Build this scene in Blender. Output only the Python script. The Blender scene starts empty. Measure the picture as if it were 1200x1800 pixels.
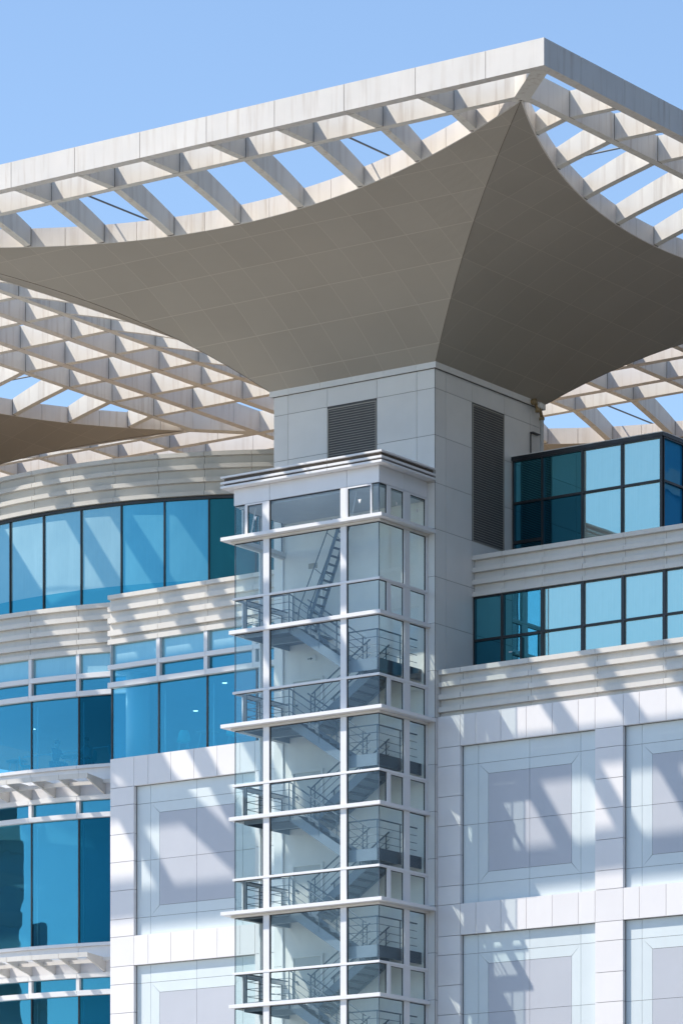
import bpy, math, random
from mathutils import Vector
random.seed(7)
scene = bpy.context.scene
COL = scene.collection
ZC = 1.6                      # camera height above the plaza; all building heights below are measured from it

# ------------------------------------------------------------------ camera
cam_d = bpy.data.cameras.new("camera")
cam = bpy.data.objects.new("camera", cam_d)
COL.objects.link(cam)
cam.location = (78.926, -116.213, ZC)
YAW = math.atan2(0.5747, 0.8184)
cam.rotation_euler = (math.pi / 2, 0, YAW)
cam_d.sensor_width = 36.0
cam_d.sensor_fit = 'AUTO'
cam_d.lens = 36.0 * 7512.3 / 1800.0
cam_d.shift_y = (2657.3 - 900.0) / 1800.0
cam_d.clip_start = 1.0
cam_d.clip_end = 6000.0
scene.camera = cam

# ------------------------------------------------------------------ sun and sky
SUN_DIR = Vector((1.166, 1.0, -1.84)).normalized()     # the way the light travels
sun_el = math.asin(-SUN_DIR.z)
to_sun = -SUN_DIR
w = bpy.data.worlds.new("World")
scene.world = w
w.use_nodes = True
nt = w.node_tree
bg = nt.nodes["Background"]
sky = nt.nodes.new("ShaderNodeTexSky")
sky.sky_type = 'NISHITA'
sky.sun_disc = False
sky.sun_elevation = sun_el
sky.sun_rotation = math.atan2(to_sun.x, to_sun.y)
sky.altitude = 0.0
sky.air_density = 1.0
sky.dust_density = 0.0
sky.ozone_density = 2.2
nt.links.new(sky.outputs["Color"], bg.inputs["Color"])
bg.inputs["Strength"].default_value = 0.14
sun_d = bpy.data.lights.new("sun", 'SUN')
sun_d.energy = 3.55
sun_d.angle = math.radians(0.53)
sun_d.color = (1.0, 0.905, 0.78)
sun = bpy.data.objects.new("sun", sun_d)
COL.objects.link(sun)
sun.rotation_euler = SUN_DIR.to_track_quat('-Z', 'Y').to_euler()
sun.location = (-40, -60, 120)
scene.view_settings.view_transform = 'Standard'
scene.view_settings.look = 'None'
scene.view_settings.gamma = 1.0
scene.view_settings.exposure = 0.60
scene.view_settings.use_curve_mapping = False
scene.cycles.max_bounces = 10
scene.cycles.diffuse_bounces = 5
scene.cycles.transparent_max_bounces = 24

# ------------------------------------------------------------------ materials
def newmat(name):
    m = bpy.data.materials.new(name); m.use_nodes = True
    return m, m.node_tree.nodes, m.node_tree.links

def coords(n, l, space='Object'):
    tc = n.new("ShaderNodeTexCoord")
    return tc.outputs[space]

def noise(n, l, vec, scale, detail=3.0, stretch=(1, 1, 1), rough=0.55):
    mp = n.new("ShaderNodeMapping"); mp.inputs["Scale"].default_value = stretch
    l.new(vec, mp.inputs["Vector"])
    t = n.new("ShaderNodeTexNoise"); t.inputs["Scale"].default_value = scale
    t.inputs["Detail"].default_value = detail; t.inputs["Roughness"].default_value = rough
    l.new(mp.outputs[0], t.inputs["Vector"])
    return t.outputs["Fac"]

def ramp(n, l, fac, stops):
    r = n.new("ShaderNodeValToRGB"); e = r.color_ramp.elements
    while len(e) < len(stops): e.new(0.5)
    for i, (p, c) in enumerate(stops):
        e[i].position = p; e[i].color = (c[0], c[1], c[2], 1)
    l.new(fac, r.inputs["Fac"])
    return r.outputs["Color"]

def mixc(n, l, fac, a, b, mode='MIX'):
    m = n.new("ShaderNodeMix"); m.data_type = 'RGBA'; m.blend_type = mode
    for s, v in ((m.inputs[0], fac), (m.inputs[6], a), (m.inputs[7], b)):
        if isinstance(v, (int, float)): s.default_value = v
        elif isinstance(v, tuple): s.default_value = (v[0], v[1], v[2], 1)
        else: l.new(v, s)
    return m.outputs[2]

def paint(name, col, rough=0.45, var=0.05, streak=0.0, streak_col=(0.45, 0.36, 0.26), metal=0.0, spec=0.5, vscale=0.9):
    """painted sheet metal: slight tone variation, faint vertical rain streaks, slightly uneven gloss"""
    m, n, l = newmat(name)
    b = n["Principled BSDF"]
    v = coords(n, l)
    big = noise(n, l, v, vscale, 3.0)
    dark = tuple(c * (1 - var) for c in col); lite = tuple(min(1, c * (1 + var)) for c in col)
    c = ramp(n, l, big, [(0.3, dark), (0.7, lite)])
    if streak > 0:
        s = noise(n, l, v, 1.0, 4.0, (5.0, 5.0, 0.35), 0.6)
        s2 = noise(n, l, v, 0.5, 2.0, (1, 1, 1))
        mk = ramp(n, l, s, [(0.5, (0, 0, 0)), (0.74, (1, 1, 1))])
        mk2 = mixc(n, l, 1.0, mk, ramp(n, l, s2, [(0.35, (0.15,) * 3), (0.65, (1,) * 3)]), 'MULTIPLY')
        mm = n.new("ShaderNodeMath"); mm.operation = 'MULTIPLY'; mm.inputs[1].default_value = streak
        l.new(mk2, mm.inputs[0])
        c = mixc(n, l, mm.outputs[0], c, streak_col)
    gi = n.new("ShaderNodeNewGeometry")           # each separate sheet has its own slight tone
    c = mixc(n, l, 1.0, c, ramp(n, l, gi.outputs["Random Per Island"], [(0.0, (0.945, 0.945, 0.95)), (1.0, (1.0, 1.0, 1.0))]), 'MULTIPLY')
    l.new(c, b.inputs["Base Color"])
    r = ramp(n, l, noise(n, l, v, 2.3, 2.0), [(0.3, (rough * 0.85,) * 3), (0.7, (min(1, rough * 1.2),) * 3)])
    l.new(r, b.inputs["Roughness"])
    b.inputs["Metallic"].default_value = metal
    b.inputs["Specular IOR Level"].default_value = spec
    return m

M = {}
M['beam'] = paint('aged_cream_paint', (0.76, 0.73, 0.665), 0.42, 0.04, 0.8, (0.42, 0.34, 0.26))
M['fascia'] = paint('cream_fascia_paint', (0.74, 0.70, 0.65), 0.42, 0.04, 0.8, (0.50, 0.42, 0.34))
M['white'] = paint('white_panel', (0.81, 0.79, 0.80), 0.38, 0.015, 0.10, (0.62, 0.60, 0.58))
M['recess'] = paint('pale_blue_panel', (0.665, 0.735, 0.765), 0.38, 0.02, 0.08, (0.55, 0.58, 0.6))
M['grey_panel'] = paint('grey_panel', (0.49, 0.512, 0.57), 0.42, 0.02)
M['core'] = paint('core_panel', (0.76, 0.75, 0.735), 0.36, 0.03, 0.06, (0.45, 0.45, 0.45))
M['fins'] = paint('spandrel_paint', (0.69, 0.665, 0.625), 0.42, 0.03, 0.35, (0.5, 0.46, 0.4))
M['drumfins'] = paint('drum_spandrel_paint', (0.60, 0.59, 0.56), 0.45, 0.03, 0.2, (0.48, 0.45, 0.4))
M['alu'] = paint('white_aluminium', (0.78, 0.78, 0.80), 0.35, 0.02, 0.08, (0.6, 0.58, 0.56))
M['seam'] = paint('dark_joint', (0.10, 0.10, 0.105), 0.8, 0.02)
M['seam_warm'] = paint('brown_joint', (0.12, 0.095, 0.075), 0.8, 0.02)
M['black'] = paint('black_frame', (0.018, 0.02, 0.025), 0.35, 0.05)
M['louvre'] = paint('louvre_slat', (0.36, 0.345, 0.31), 0.5, 0.04)
M['void'] = paint('louvre_void', (0.012, 0.012, 0.012), 0.9, 0.02)
M['steel'] = paint('blue_grey_steel', (0.17, 0.215, 0.27), 0.45, 0.06, vscale=3)
M['tread'] = paint('dark_tread', (0.05, 0.07, 0.10), 0.55, 0.06, vscale=3)
M['rail'] = paint('rail_steel', (0.075, 0.11, 0.15), 0.4, 0.05)
M['plaster'] = paint('plaster', (0.86, 0.85, 0.83), 0.8, 0.05, 0.12, (0.55, 0.54, 0.52))
M['door'] = paint('door_paint', (0.60, 0.60, 0.58), 0.5, 0.03)
M['rust'] = paint('rusty_brass', (0.34, 0.24, 0.12), 0.55, 0.3, vscale=9)
M['pipe'] = paint('pipe_paint', (0.60, 0.60, 0.61), 0.4, 0.04)
M['roof_mem'] = paint('sandy_roof', (0.52, 0.42, 0.31), 0.9, 0.08)
M['room_wall'] = paint('room_wall', (0.55, 0.58, 0.60), 0.8, 0.04)
M['room_floor'] = paint('room_floor', (0.30, 0.30, 0.29), 0.5, 0.05)
M['turq'] = paint('turquoise_shell', (0.15, 0.80, 0.78), 0.4, 0.03)
M['wood'] = paint('table_top', (0.55, 0.50, 0.44), 0.5, 0.05)
M['skin'] = paint('skin_tone', (0.52, 0.33, 0.25), 0.55, 0.03)
M['hair'] = paint('dark_hair', (0.03, 0.025, 0.02), 0.5, 0.05)
M['cloth_dark'] = paint('dark_cloth', (0.06, 0.08, 0.13), 0.85, 0.1)
M['cloth_pale'] = paint('pale_cloth', (0.52, 0.50, 0.50), 0.85, 0.05)
M['marker'] = paint('white_marker', (0.85, 0.85, 0.85), 0.5, 0.0)

def soffit_mat():
    m, n, l = newmat('soffit_sheet')
    b = n["Principled BSDF"]
    v = coords(n, l)
    sx = n.new("ShaderNodeSeparateXYZ"); l.new(v, sx.inputs[0])
    P = 1.25
    def seam(out, wd):
        a = n.new("ShaderNodeMath"); a.operation = 'PINGPONG'; a.inputs[1].default_value = P / 2
        l.new(out, a.inputs[0])
        c = n.new("ShaderNodeMath"); c.operation = 'LESS_THAN'; c.inputs[1].default_value = wd
        l.new(a.outputs[0], c.inputs[0])
        return c.outputs[0]
    s1 = seam(sx.outputs[0], 0.008); s2 = seam(sx.outputs[1], 0.011)
    mx = n.new("ShaderNodeMath"); mx.operation = 'MAXIMUM'; l.new(s1, mx.inputs[0]); l.new(s2, mx.inputs[1])
    # one tone per panel
    def cell(out):
        d = n.new("ShaderNodeMath"); d.operation = 'DIVIDE'; d.inputs[1].default_value = P; l.new(out, d.inputs[0])
        f = n.new("ShaderNodeMath"); f.operation = 'FLOOR'; l.new(d.outputs[0], f.inputs[0]); return f.outputs[0]
    cb = n.new("ShaderNodeCombineXYZ"); l.new(cell(sx.outputs[0]), cb.inputs[0]); l.new(cell(sx.outputs[1]), cb.inputs[1])
    wn = n.new("ShaderNodeTexWhiteNoise"); wn.noise_dimensions = '3D'; l.new(cb.outputs[0], wn.inputs[0])
    tone = ramp(n, l, wn.outputs[0], [(0.0, (0.395, 0.356, 0.300)), (1.0, (0.420, 0.380, 0.322))])
    big = noise(n, l, v, 0.35, 3.0)
    tone = mixc(n, l, 1.0, tone, ramp(n, l, big, [(0.3, (0.93,) * 3), (0.7, (1.0,) * 3)]), 'MULTIPLY')
    c = mixc(n, l, mx.outputs[0], tone, (0.51, 0.465, 0.39))
    l.new(c, b.inputs["Base Color"])
    b.inputs["Roughness"].default_value = 0.5
    b.inputs["Specular IOR Level"].default_value = 0.35
    return m
M['soffit'] = soffit_mat()

def mirror_glass(name, tint, back, refl, var=0.12, rough=0.012, band_top=0.0):
    """coated facade glass with a blind close behind it: blue reflective coat over a tinted diffuse back"""
    m, n, l = newmat(name)
    out = n["Material Output"]
    n.remove(n["Principled BSDF"])
    v = coords(n, l)
    d = n.new("ShaderNodeBsdfDiffuse")
    c = ramp(n, l, noise(n, l, v, 0.8, 3.0, (1, 1, 0.5)), [(0.3, tuple(x * (1 - var) for x in back)), (0.7, tuple(x * (1 + var) for x in back))])
    fine = noise(n, l, v, 1.0, 2.0, (26, 26, 0.6))
    c = mixc(n, l, 1.0, c, ramp(n, l, fine, [(0.3, (0.95,) * 3), (0.7, (1,) * 3)]), 'MULTIPLY')
    if band_top > 0:          # darker blue-green tone below this height, along the foot of the pane
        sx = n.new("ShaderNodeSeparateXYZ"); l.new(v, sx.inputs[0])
        lt = n.new("ShaderNodeMath"); lt.operation = 'LESS_THAN'; lt.inputs[1].default_value = band_top; l.new(sx.outputs[2], lt.inputs[0])
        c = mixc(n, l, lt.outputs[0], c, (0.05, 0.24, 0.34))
    l.new(c, d.inputs["Color"])
    g = n.new("ShaderNodeBsdfGlossy"); g.inputs["Roughness"].default_value = rough
    g.inputs["Color"].default_value = (*tint, 1)
    bp = n.new("ShaderNodeBump"); bp.inputs["Strength"].default_value = 0.035; bp.inputs["Distance"].default_value = 0.05
    l.new(noise(n, l, v, 0.9, 1.0), bp.inputs["Height"]); l.new(bp.outputs[0], g.inputs["Normal"])
    mix = n.new("ShaderNodeMixShader"); mix.inputs[0].default_value = refl
    l.new(d.outputs[0], mix.inputs[1]); l.new(g.outputs[0], mix.inputs[2])
    l.new(mix.outputs[0], out.inputs["Surface"])
    return m
M['glass_band'] = mirror_glass('blue_band_glass', (0.33, 0.60, 0.58), (0.70, 0.67, 0.60), 0.60)
M['glass_band_dark'] = mirror_glass('dark_band_glass', (0.22, 0.72, 0.84), (0.004, 0.04, 0.06), 0.50)
M['glass_band_black'] = mirror_glass('unlit_band_glass', (0.12, 0.60, 0.80), (0.003, 0.015, 0.03), 0.30)
M['glass_side'] = mirror_glass('deep_blue_side_glass', (0.25, 0.62, 0.80), (0.01, 0.27, 0.60), 0.35)
M['glass_drum'] = mirror_glass('pale_blind_glass', (0.10, 0.50, 0.66), (0.36, 0.52, 0.55), 0.32, band_top=1.42)
M['glass_drum_deep'] = mirror_glass('deep_blind_glass', (0.08, 0.50, 0.70), (0.15, 0.40, 0.50), 0.34, band_top=1.42)
M['glass_drum_dark'] = mirror_glass('dark_drum_glass', (0.10, 0.45, 0.50), (0.012, 0.10, 0.12), 0.14)
M['glass_blind'] = mirror_glass('transom_blind_glass', (0.15, 0.52, 0.66), (0.34, 0.52, 0.58), 0.30)

def clear_glass(name, trans, refl_tint, base, gain):
    m, n, l = newmat(name)
    out = n["Material Output"]
    n.remove(n["Principled BSDF"])
    v = coords(n, l)
    t = n.new("ShaderNodeBsdfTransparent"); t.inputs["Color"].default_value = (*trans, 1)
    g = n.new("ShaderNodeBsdfGlossy"); g.inputs["Roughness"].default_value = 0.008
    g.inputs["Color"].default_value = (*refl_tint, 1)
    bp = n.new("ShaderNodeBump"); bp.inputs["Strength"].default_value = 0.03; bp.inputs["Distance"].default_value = 0.05
    l.new(noise(n, l, v, 0.8, 1.0), bp.inputs["Height"]); l.new(bp.outputs[0], g.inputs["Normal"])
    # Schlick reflectance of a thin sheet, the same from both of its sides
    ge = n.new("ShaderNodeNewGeometry")
    dt = n.new("ShaderNodeVectorMath"); dt.operation = 'DOT_PRODUCT'
    l.new(ge.outputs["Normal"], dt.inputs[0]); l.new(ge.outputs["Incoming"], dt.inputs[1])
    def mth(op, a, b=None, clamp=False):
        q = n.new("ShaderNodeMath"); q.operation = op; q.use_clamp = clamp
        for i, x in enumerate((a, b)):
            if x is None: continue
            if isinstance(x, (int, float)): q.inputs[i].default_value = x
            else: l.new(x, q.inputs[i])
        return q.outputs[0]
    om = mth('SUBTRACT', 1.0, mth('ABSOLUTE', dt.outputs["Value"]), True)
    fr = mth('MULTIPLY', mth('POWER', om, 5.0), 0.96)
    fr = mth('ADD', fr, 0.04)
    mu = n.new("ShaderNodeMath"); mu.operation = 'MULTIPLY_ADD'; mu.use_clamp = True
    mu.inputs[1].default_value = gain; mu.inputs[2].default_value = base
    l.new(fr, mu.inputs[0])
    mix = n.new("ShaderNodeMixShader"); l.new(mu.outputs[0], mix.inputs[0])
    l.new(t.outputs[0], mix.inputs[1]); l.new(g.outputs[0], mix.inputs[2])
    l.new(mix.outputs[0], out.inputs["Surface"])
    return m
M['clear'] = clear_glass('clear_glass', (0.945, 0.98, 0.98), (0.86, 0.92, 0.96), 0.012, 0.6)
M['cafe_glass'] = clear_glass('tinted_cafe_glass', (0.62, 0.88, 0.95), (0.13, 0.46, 0.60), 0.25, 1.0)
M['cafe_glass_dark'] = clear_glass('dark_cafe_glass', (0.30, 0.62, 0.76), (0.03, 0.25, 0.34), 0.12, 0.7)  # darker tint stands in for a dim room and dark reflections

def emit(name, col, s):
    m, n, l = newmat(name); b = n["Principled BSDF"]
    b.inputs["Base Color"].default_value = (*col, 1)
    b.inputs["Emission Color"].default_value = (*col, 1); b.inputs["Emission Strength"].default_value = s
    return m
M['lamp'] = emit('lamp_glow', (1.0, 0.98, 0.95), 2.5)

M['tower_glass'] = paint('dark_office_glass', (0.03, 0.06, 0.09), 0.15, 0.2, vscale=0.05)
M['tower_stone'] = paint('office_stone', (0.16, 0.15, 0.14), 0.8, 0.1, vscale=0.05)
def paving():
    m, n, l = newmat('plaza_paving'); b = n["Principled BSDF"]
    v = coords(n, l)
    br = n.new("ShaderNodeTexBrick"); br.inputs["Scale"].default_value = 1.0
    br.inputs["Brick Width"].default_value = 1.2; br.inputs["Row Height"].default_value = 0.6; br.inputs["Mortar Size"].default_value = 0.012
    br.inputs["Color1"].default_value = (0.60, 0.57, 0.52, 1); br.inputs["Color2"].default_value = (0.64, 0.61, 0.56, 1)
    br.inputs["Mortar"].default_value = (0.2, 0.18, 0.16, 1)
    l.new(v, br.inputs["Vector"])
    l.new(mixc(n, l, 1.0, br.outputs["Color"], ramp(n, l, noise(n, l, v, 0.05, 4.0), [(0.3, (0.85,) * 3), (0.7, (1.05,) * 3)]), 'MULTIPLY'), b.inputs["Base Color"])
    b.inputs["Roughness"].default_value = 0.8
    return m
M['paving'] = paving()
M['asphalt'] = paint('asphalt', (0.10, 0.095, 0.085), 0.9, 0.15, vscale=0.02)

# ------------------------------------------------------------------ mesh building
class MB:
    def __init__(s): s.v = []; s.f = []; s.smooth = False
    def add(s, verts, faces):
        o = len(s.v); s.v += [tuple(p) for p in verts]; s.f += [tuple(i + o for i in f) for f in faces]; return s
    def box(s, x0, x1, y0, y1, z0, z1):
        if x0 > x1: x0, x1 = x1, x0
        if y0 > y1: y0, y1 = y1, y0
        if z0 > z1: z0, z1 = z1, z0
        return s.add([(x0, y0, z0), (x1, y0, z0), (x1, y1, z0), (x0, y1, z0), (x0, y0, z1), (x1, y0, z1), (x1, y1, z1), (x0, y1, z1)],
                     [(0, 3, 2, 1), (4, 5, 6, 7), (0, 1, 5, 4), (1, 2, 6, 5), (2, 3, 7, 6), (3, 0, 4, 7)])
    def hexa(s, a, b):
        """prism between two quads a and b (same winding)"""
        return s.add(list(a) + list(b), [(0, 3, 2, 1), (4, 5, 6, 7), (0, 1, 5, 4), (1, 2, 6, 5), (2, 3, 7, 6), (3, 0, 4, 7)])
    def bar(s, p, q, w, h=None, up=(0, 0, 1)):
        p = Vector(p); q = Vector(q); h = h or w
        d = (q - p).normalized(); u = Vector(up)
        if abs(d.dot(u)) > 0.98: u = Vector((0, 1, 0))
        r = d.cross(u).normalized() * w / 2; t = r.cross(d).normalized() * h / 2
        return s.hexa([p - r - t, p + r - t, p + r + t, p - r + t], [q - r - t, q + r - t, q + r + t, q - r + t])
    def tube(s, pts, r, n=8):
        pts = [Vector(p) for p in pts]
        rings = []
        for i, p in enumerate(pts):
            d = (pts[min(i + 1, len(pts) - 1)] - pts[max(i - 1, 0)]).normalized()
            u = Vector((0, 0, 1)) if abs(d.z) < 0.9 else Vector((0, 1, 0))
            a = d.cross(u).normalized(); b = a.cross(d)
            rings.append([p + (a * math.cos(2 * math.pi * k / n) + b * math.sin(2 * math.pi * k / n)) * r for k in range(n)])
        vs = [q for rg in rings for q in rg]; fs = []
        for i in range(len(pts) - 1):
            for k in range(n):
                fs.append((i * n + k, i * n + (k + 1) % n, (i + 1) * n + (k + 1) % n, (i + 1) * n + k))
        fs.append(tuple(range(n - 1, -1, -1))); fs.append(tuple((len(pts) - 1) * n + k for k in range(n)))
        return s.add(vs, fs)
    def sphere(s, c, rx, ry, rz, nu=14, nv=10):
        vs = []; fs = []
        for j in range(nv + 1):
            t = math.pi * j / nv
            for i in range(nu):
                a = 2 * math.pi * i / nu
                vs.append((c[0] + rx * math.sin(t) * math.cos(a), c[1] + ry * math.sin(t) * math.sin(a), c[2] + rz * math.cos(t)))
        for j in range(nv):
            for i in range(nu):
                fs.append((j * nu + i, (j + 1) * nu + i, (j + 1) * nu + (i + 1) % nu, j * nu + (i + 1) % nu))
        return s.add(vs, fs)
    def pbox(s, path, u0, u1, d0, d1, z0, z1):
        """box that follows a path: u along it, d inwards from its face"""
        n = path.seg(u0, u1)
        vs = []; fs = []
        for i in range(n + 1):
            u = u0 + (u1 - u0) * i / n
            a = path.at(u, d0); b = path.at(u, d1)
            vs += [(a[0], a[1], z0), (b[0], b[1], z0), (b[0], b[1], z1), (a[0], a[1], z1)]
        for i in range(n):
            k = i * 4; j = k + 4
            fs += [(k, k + 1, j + 1, j), (k + 1, k + 2, j + 2, j + 1), (k + 2, k + 3, j + 3, j + 2), (k + 3, k, j, j + 3)]
        fs += [(0, 3, 2, 1), (n * 4, n * 4 + 1, n * 4 + 2, n * 4 + 3)]
        return s.add(vs, fs)
    def build(s, name, mat, parent=None, origin=None, bevel=0.0, smooth=False):
        vs = [(x, y, z + ZC) for x, y, z in s.v]
        if origin is None:
            xs = [p[0] for p in vs]; ys = [p[1] for p in vs]; zs = [p[2] for p in vs]
            origin = ((min(xs) + max(xs)) / 2, (min(ys) + max(ys)) / 2, min(zs))
        me = bpy.data.meshes.new(name)
        me.from_pydata([(x - origin[0], y - origin[1], z - origin[2]) for x, y, z in vs], [], s.f)
        me.validate(); me.update()
        if smooth:
            for p in me.polygons: p.use_smooth = True
        me.materials.append(M[mat])
        o = bpy.data.objects.new(name, me); COL.objects.link(o)
        place(o, origin, parent)
        if bevel > 0:
            b = o.modifiers.new('bevel', 'BEVEL'); b.width = bevel; b.segments = 1; b.limit_method = 'ANGLE'
        return o

WORLD = {}
def place(o, loc, parent=None):
    WORLD[o.name] = Vector(loc)
    if parent is not None:
        o.parent = parent
        o.location = Vector(loc) - WORLD[parent.name]
    else:
        o.location = loc

def thing(name, loc, label, cat, group=None, kind=None):
    o = bpy.data.objects.new(name, None); COL.objects.link(o)
    place(o, (loc[0], loc[1], loc[2] + ZC)); o.empty_display_size = 0.5
    return tag(o, label, cat, group, kind)

def tag(o, label, cat=None, group=None, kind=None):
    o['label'] = label
    if cat: o['category'] = cat
    if group: o['group'] = group
    if kind: o['kind'] = kind
    return o

def kids(o): return [c for c in bpy.data.objects if c.parent == o]
def copy_tree(o, parent=None, skip=()):
    c = o.copy(); COL.objects.link(c)
    if parent is not None: c.parent = parent
    for ch in CHILDREN.get(o.name, []):
        copy_tree(ch, c)
    return c
CHILDREN = {}
def index_children():
    CHILDREN.clear()
    for o in bpy.data.objects:
        if o.parent: CHILDREN.setdefault(o.parent.name, []).append(o)

class Line:
    """front plane y = Y, d runs towards +y"""
    def __init__(s, Y): s.Y = Y
    def at(s, u, d): return (u, s.Y + d)
    def seg(s, a, b): return 1
class SideLine:
    """side plane x = X facing +x (sgn 1) or -x (sgn -1), u is y"""
    def __init__(s, X, sgn=1): s.X = X; s.g = sgn
    def at(s, u, d): return (s.X - s.g * d, u)
    def seg(s, a, b): return 1
class Arc:
    """drum face, u is the angle in degrees from straight front"""
    def __init__(s, cx, cy, R): s.c = (cx, cy); s.R = R
    def at(s, u, d):
        a = math.radians(u); r = s.R - d
        return (s.c[0] + r * math.sin(a), s.c[1] - r * math.cos(a))
    def seg(s, a, b): return max(1, int(abs(b - a) / 1.0 + 0.999))

# ------------------------------------------------------------------ ground
g = MB(); g.add([(-1500, -1500, -ZC), (1500, -1500, -ZC), (1500, 1500, -ZC), (-1500, 1500, -ZC)], [(0, 1, 2, 3)])
o = g.build('ground', 'asphalt'); tag(o, 'dark asphalt ground around the hall', kind='structure')
g = MB(); g.add([(-120, -75, -ZC + .01), (2, -75, -ZC + .01), (2, -1, -ZC + .01), (-120, -1, -ZC + .01)], [(0, 1, 2, 3)])  # pale patch added out of view to bounce light onto front-facing walls
o = g.build('plaza', 'paving'); tag(o, 'unseen pale stone paving added in front of the hall to bounce light onto it', kind='structure')

# ------------------------------------------------------------------ roof canopies
ZB, ZT = 40.77, 41.552
HC = 3.262                      # soffit starts here, at the cap of the shaft
TIP = 12.231
EDGE = 14.375
PIT = 2.5
DEEP = ZT - ZB
def gz(m):
    t = m - 8.0
    if m >= 12.35: return ZB
    return 39.48736 + 0.40464 * t - 0.033775 * t * t + 0.002066 * t ** 3
def rimm(x): return 9.39 + 0.0190 * x * x
RH = 0.575
def rot(k, x, y):
    for _ in range(k): x, y = -y, x
    return x, y
def rotmb(mb, k):
    mb.v = [(*rot(k, x, y), z) for x, y, z in mb.v]; return mb

def make_canopy():
    root = thing('roof_canopy', (0, 0, ZB), '', 'roof canopy', 'latticed canopies over the corner shafts')
    org = (0, 0, ZC + 36.5)
    # soffit: four facets swept from the square shaft up to the pincushion rim, one closed skin
    mb = MB(); NS, NT = 40, 18
    for k in range(4):
        vs = []; fs = []
        for j in range(NT + 1):
            t = j / NT
            for i in range(NS + 1):
                s = -1 + 2 * i / NS
                xr = s * TIP; mr = rimm(xr)
                x = s * HC + (xr - s * HC) * t; m = HC + (mr - HC) * t
                vs.append((*rot(k, x, -m), gz(m)))
        for j in range(NT):
            for i in range(NS):
                a = j * (NS + 1) + i
                fs.append((a, a + 1, a + NS + 2, a + NS + 1))
        mb.add(vs, fs)
    sof = mb.build('soffit', 'soffit', root, org)
    # top deck closing the canopy
    mb = MB()
    for k in range(4):
        vs = []; fs = []
        for j in range(3):
            t = j / 2
            for i in range(NS + 1):
                s = -1 + 2 * i / NS
                xr = s * TIP; mr = rimm(xr) - 0.05
                zt = gz(mr) + RH - 0.06
                x = xr * t; m = mr * t
                vs.append((*rot(k, x, -m), 41.2 + (zt - 41.2) * t))
        for j in range(2):
            for i in range(NS):
                a = j * (NS + 1) + i
                fs.append((a, a + NS + 1, a + NS + 2, a + 1))
        mb.add(vs, fs)
    mb.build('roof_deck', 'roof_mem', root, org)
    # ridge seams
    for k in range(4):
        mb = MB(); pts = []
        for j in range(19):
            m = HC + 0.02 + (TIP - HC - 0.05) * j / 18
            x, y = rot(k, m, -m); pts.append((x, y, gz(m) - 0.004))
        mb.tube(pts, 0.007, 5); mb.build('ridge_seam', 'seam_warm', sof)
    # rims: curved fascia, plates split every 1.25 m
    for k in range(4):
        mb = MB(); back = MB()
        us = [-TIP + 0.02] + [q * 1.25 for q in range(-9, 10)] + [TIP - 0.02]
        for a, b in zip(us[:-1], us[1:]):
            n = 3; ga = 0.009
            for q in range(n):
                x0 = a + ga + (b - a - 2 * ga) * q / n; x1 = a + ga + (b - a - 2 * ga) * (q + 1) / n
                def P(x, d, z):
                    m = rimm(x); dx = 0.038 * x; ln = math.hypot(1, dx)
                    return (x - dx / ln * d * -1 * -1, -(m + d / ln), z)
                mb.hexa([P(x0, 0.0, gz(rimm(x0)) - 0.012), P(x1, 0.0, gz(rimm(x1)) - 0.012), P(x1, 0.0, gz(rimm(x1)) + RH), P(x0, 0.0, gz(rimm(x0)) + RH)],
                        [P(x0, 0.05, gz(rimm(x0)) - 0.012), P(x1, 0.05, gz(rimm(x1)) - 0.012), P(x1, 0.05, gz(rimm(x1)) + RH), P(x0, 0.05, gz(rimm(x0)) + RH)])
        for q in range(40):
            x0 = -TIP + 2 * TIP * q / 40; x1 = -TIP + 2 * TIP * (q + 1) / 40
            back.hexa([P(x0, -0.03, gz(rimm(x0)) + 0.01), P(x1, -0.03, gz(rimm(x1)) + 0.01), P(x1, -0.03, gz(rimm(x1)) + RH - 0.02), P(x0, -0.03, gz(rimm(x0)) + RH - 0.02)],
                      [P(x0, -0.003, gz(rimm(x0)) + 0.01), P(x1, -0.003, gz(rimm(x1)) + 0.01), P(x1, -0.003, gz(rimm(x1)) + RH - 0.02), P(x0, -0.003, gz(rimm(x0)) + RH - 0.02)])
        r = rotmb(mb, k).build('rim', 'fascia', root)
        rotmb(back, k).build('rim_joint', 'seam_warm', r)
    # edge beams with plate joints
    EW = 0.33
    for k in range(4):
        mb = MB(); js = [-EDGE] + [-12.41] + [PIT * q for q in range(-4, 5)] + [12.41] + [EDGE]
        e = EDGE
        for a, b in zip(js[:-1], js[1:]):
            ga = 0.009
            x0 = a + (0 if a == -EDGE else ga); x1 = b - (0 if b == EDGE else ga)
            i0 = x0 + (EW if a == -EDGE else 0); i1 = x1 - (EW if b == EDGE else 0)
            mb.hexa([(x0, -e, ZB), (i0, -e + EW, ZB), (i0, -e + EW, ZT), (x0, -e, ZT)], [(x1, -e, ZB), (i1, -e + EW, ZB), (i1, -e + EW, ZT), (x1, -e, ZT)])
        core = MB().box(-e + 0.4, e - 0.4, -e + 0.012, -e + EW - 0.012, ZB + 0.012, ZT - 0.012)
        r = rotmb(mb, k).build('edge_beam', 'fascia', root)
        rotmb(core, k).build('beam_joint', 'seam_warm', r)
    # inner ring beams
    IW = 0.27; c = 12.43
    for k in range(4):
        mb = MB().hexa([(-c - 0.13, -c - IW / 2, ZB), (-c + 0.14, -c + IW / 2, ZB), (-c + 0.14, -c + IW / 2, ZT - 0.003), (-c - 0.13, -c - IW / 2, ZT - 0.003)],
                       [(c + 0.13, -c - IW / 2, ZB), (c - 0.14, -c + IW / 2, ZB), (c - 0.14, -c + IW / 2, ZT - 0.003), (c + 0.13, -c - IW / 2, ZT - 0.003)])
        rotmb(mb, k).build('ring_beam', 'beam', root)
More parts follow.
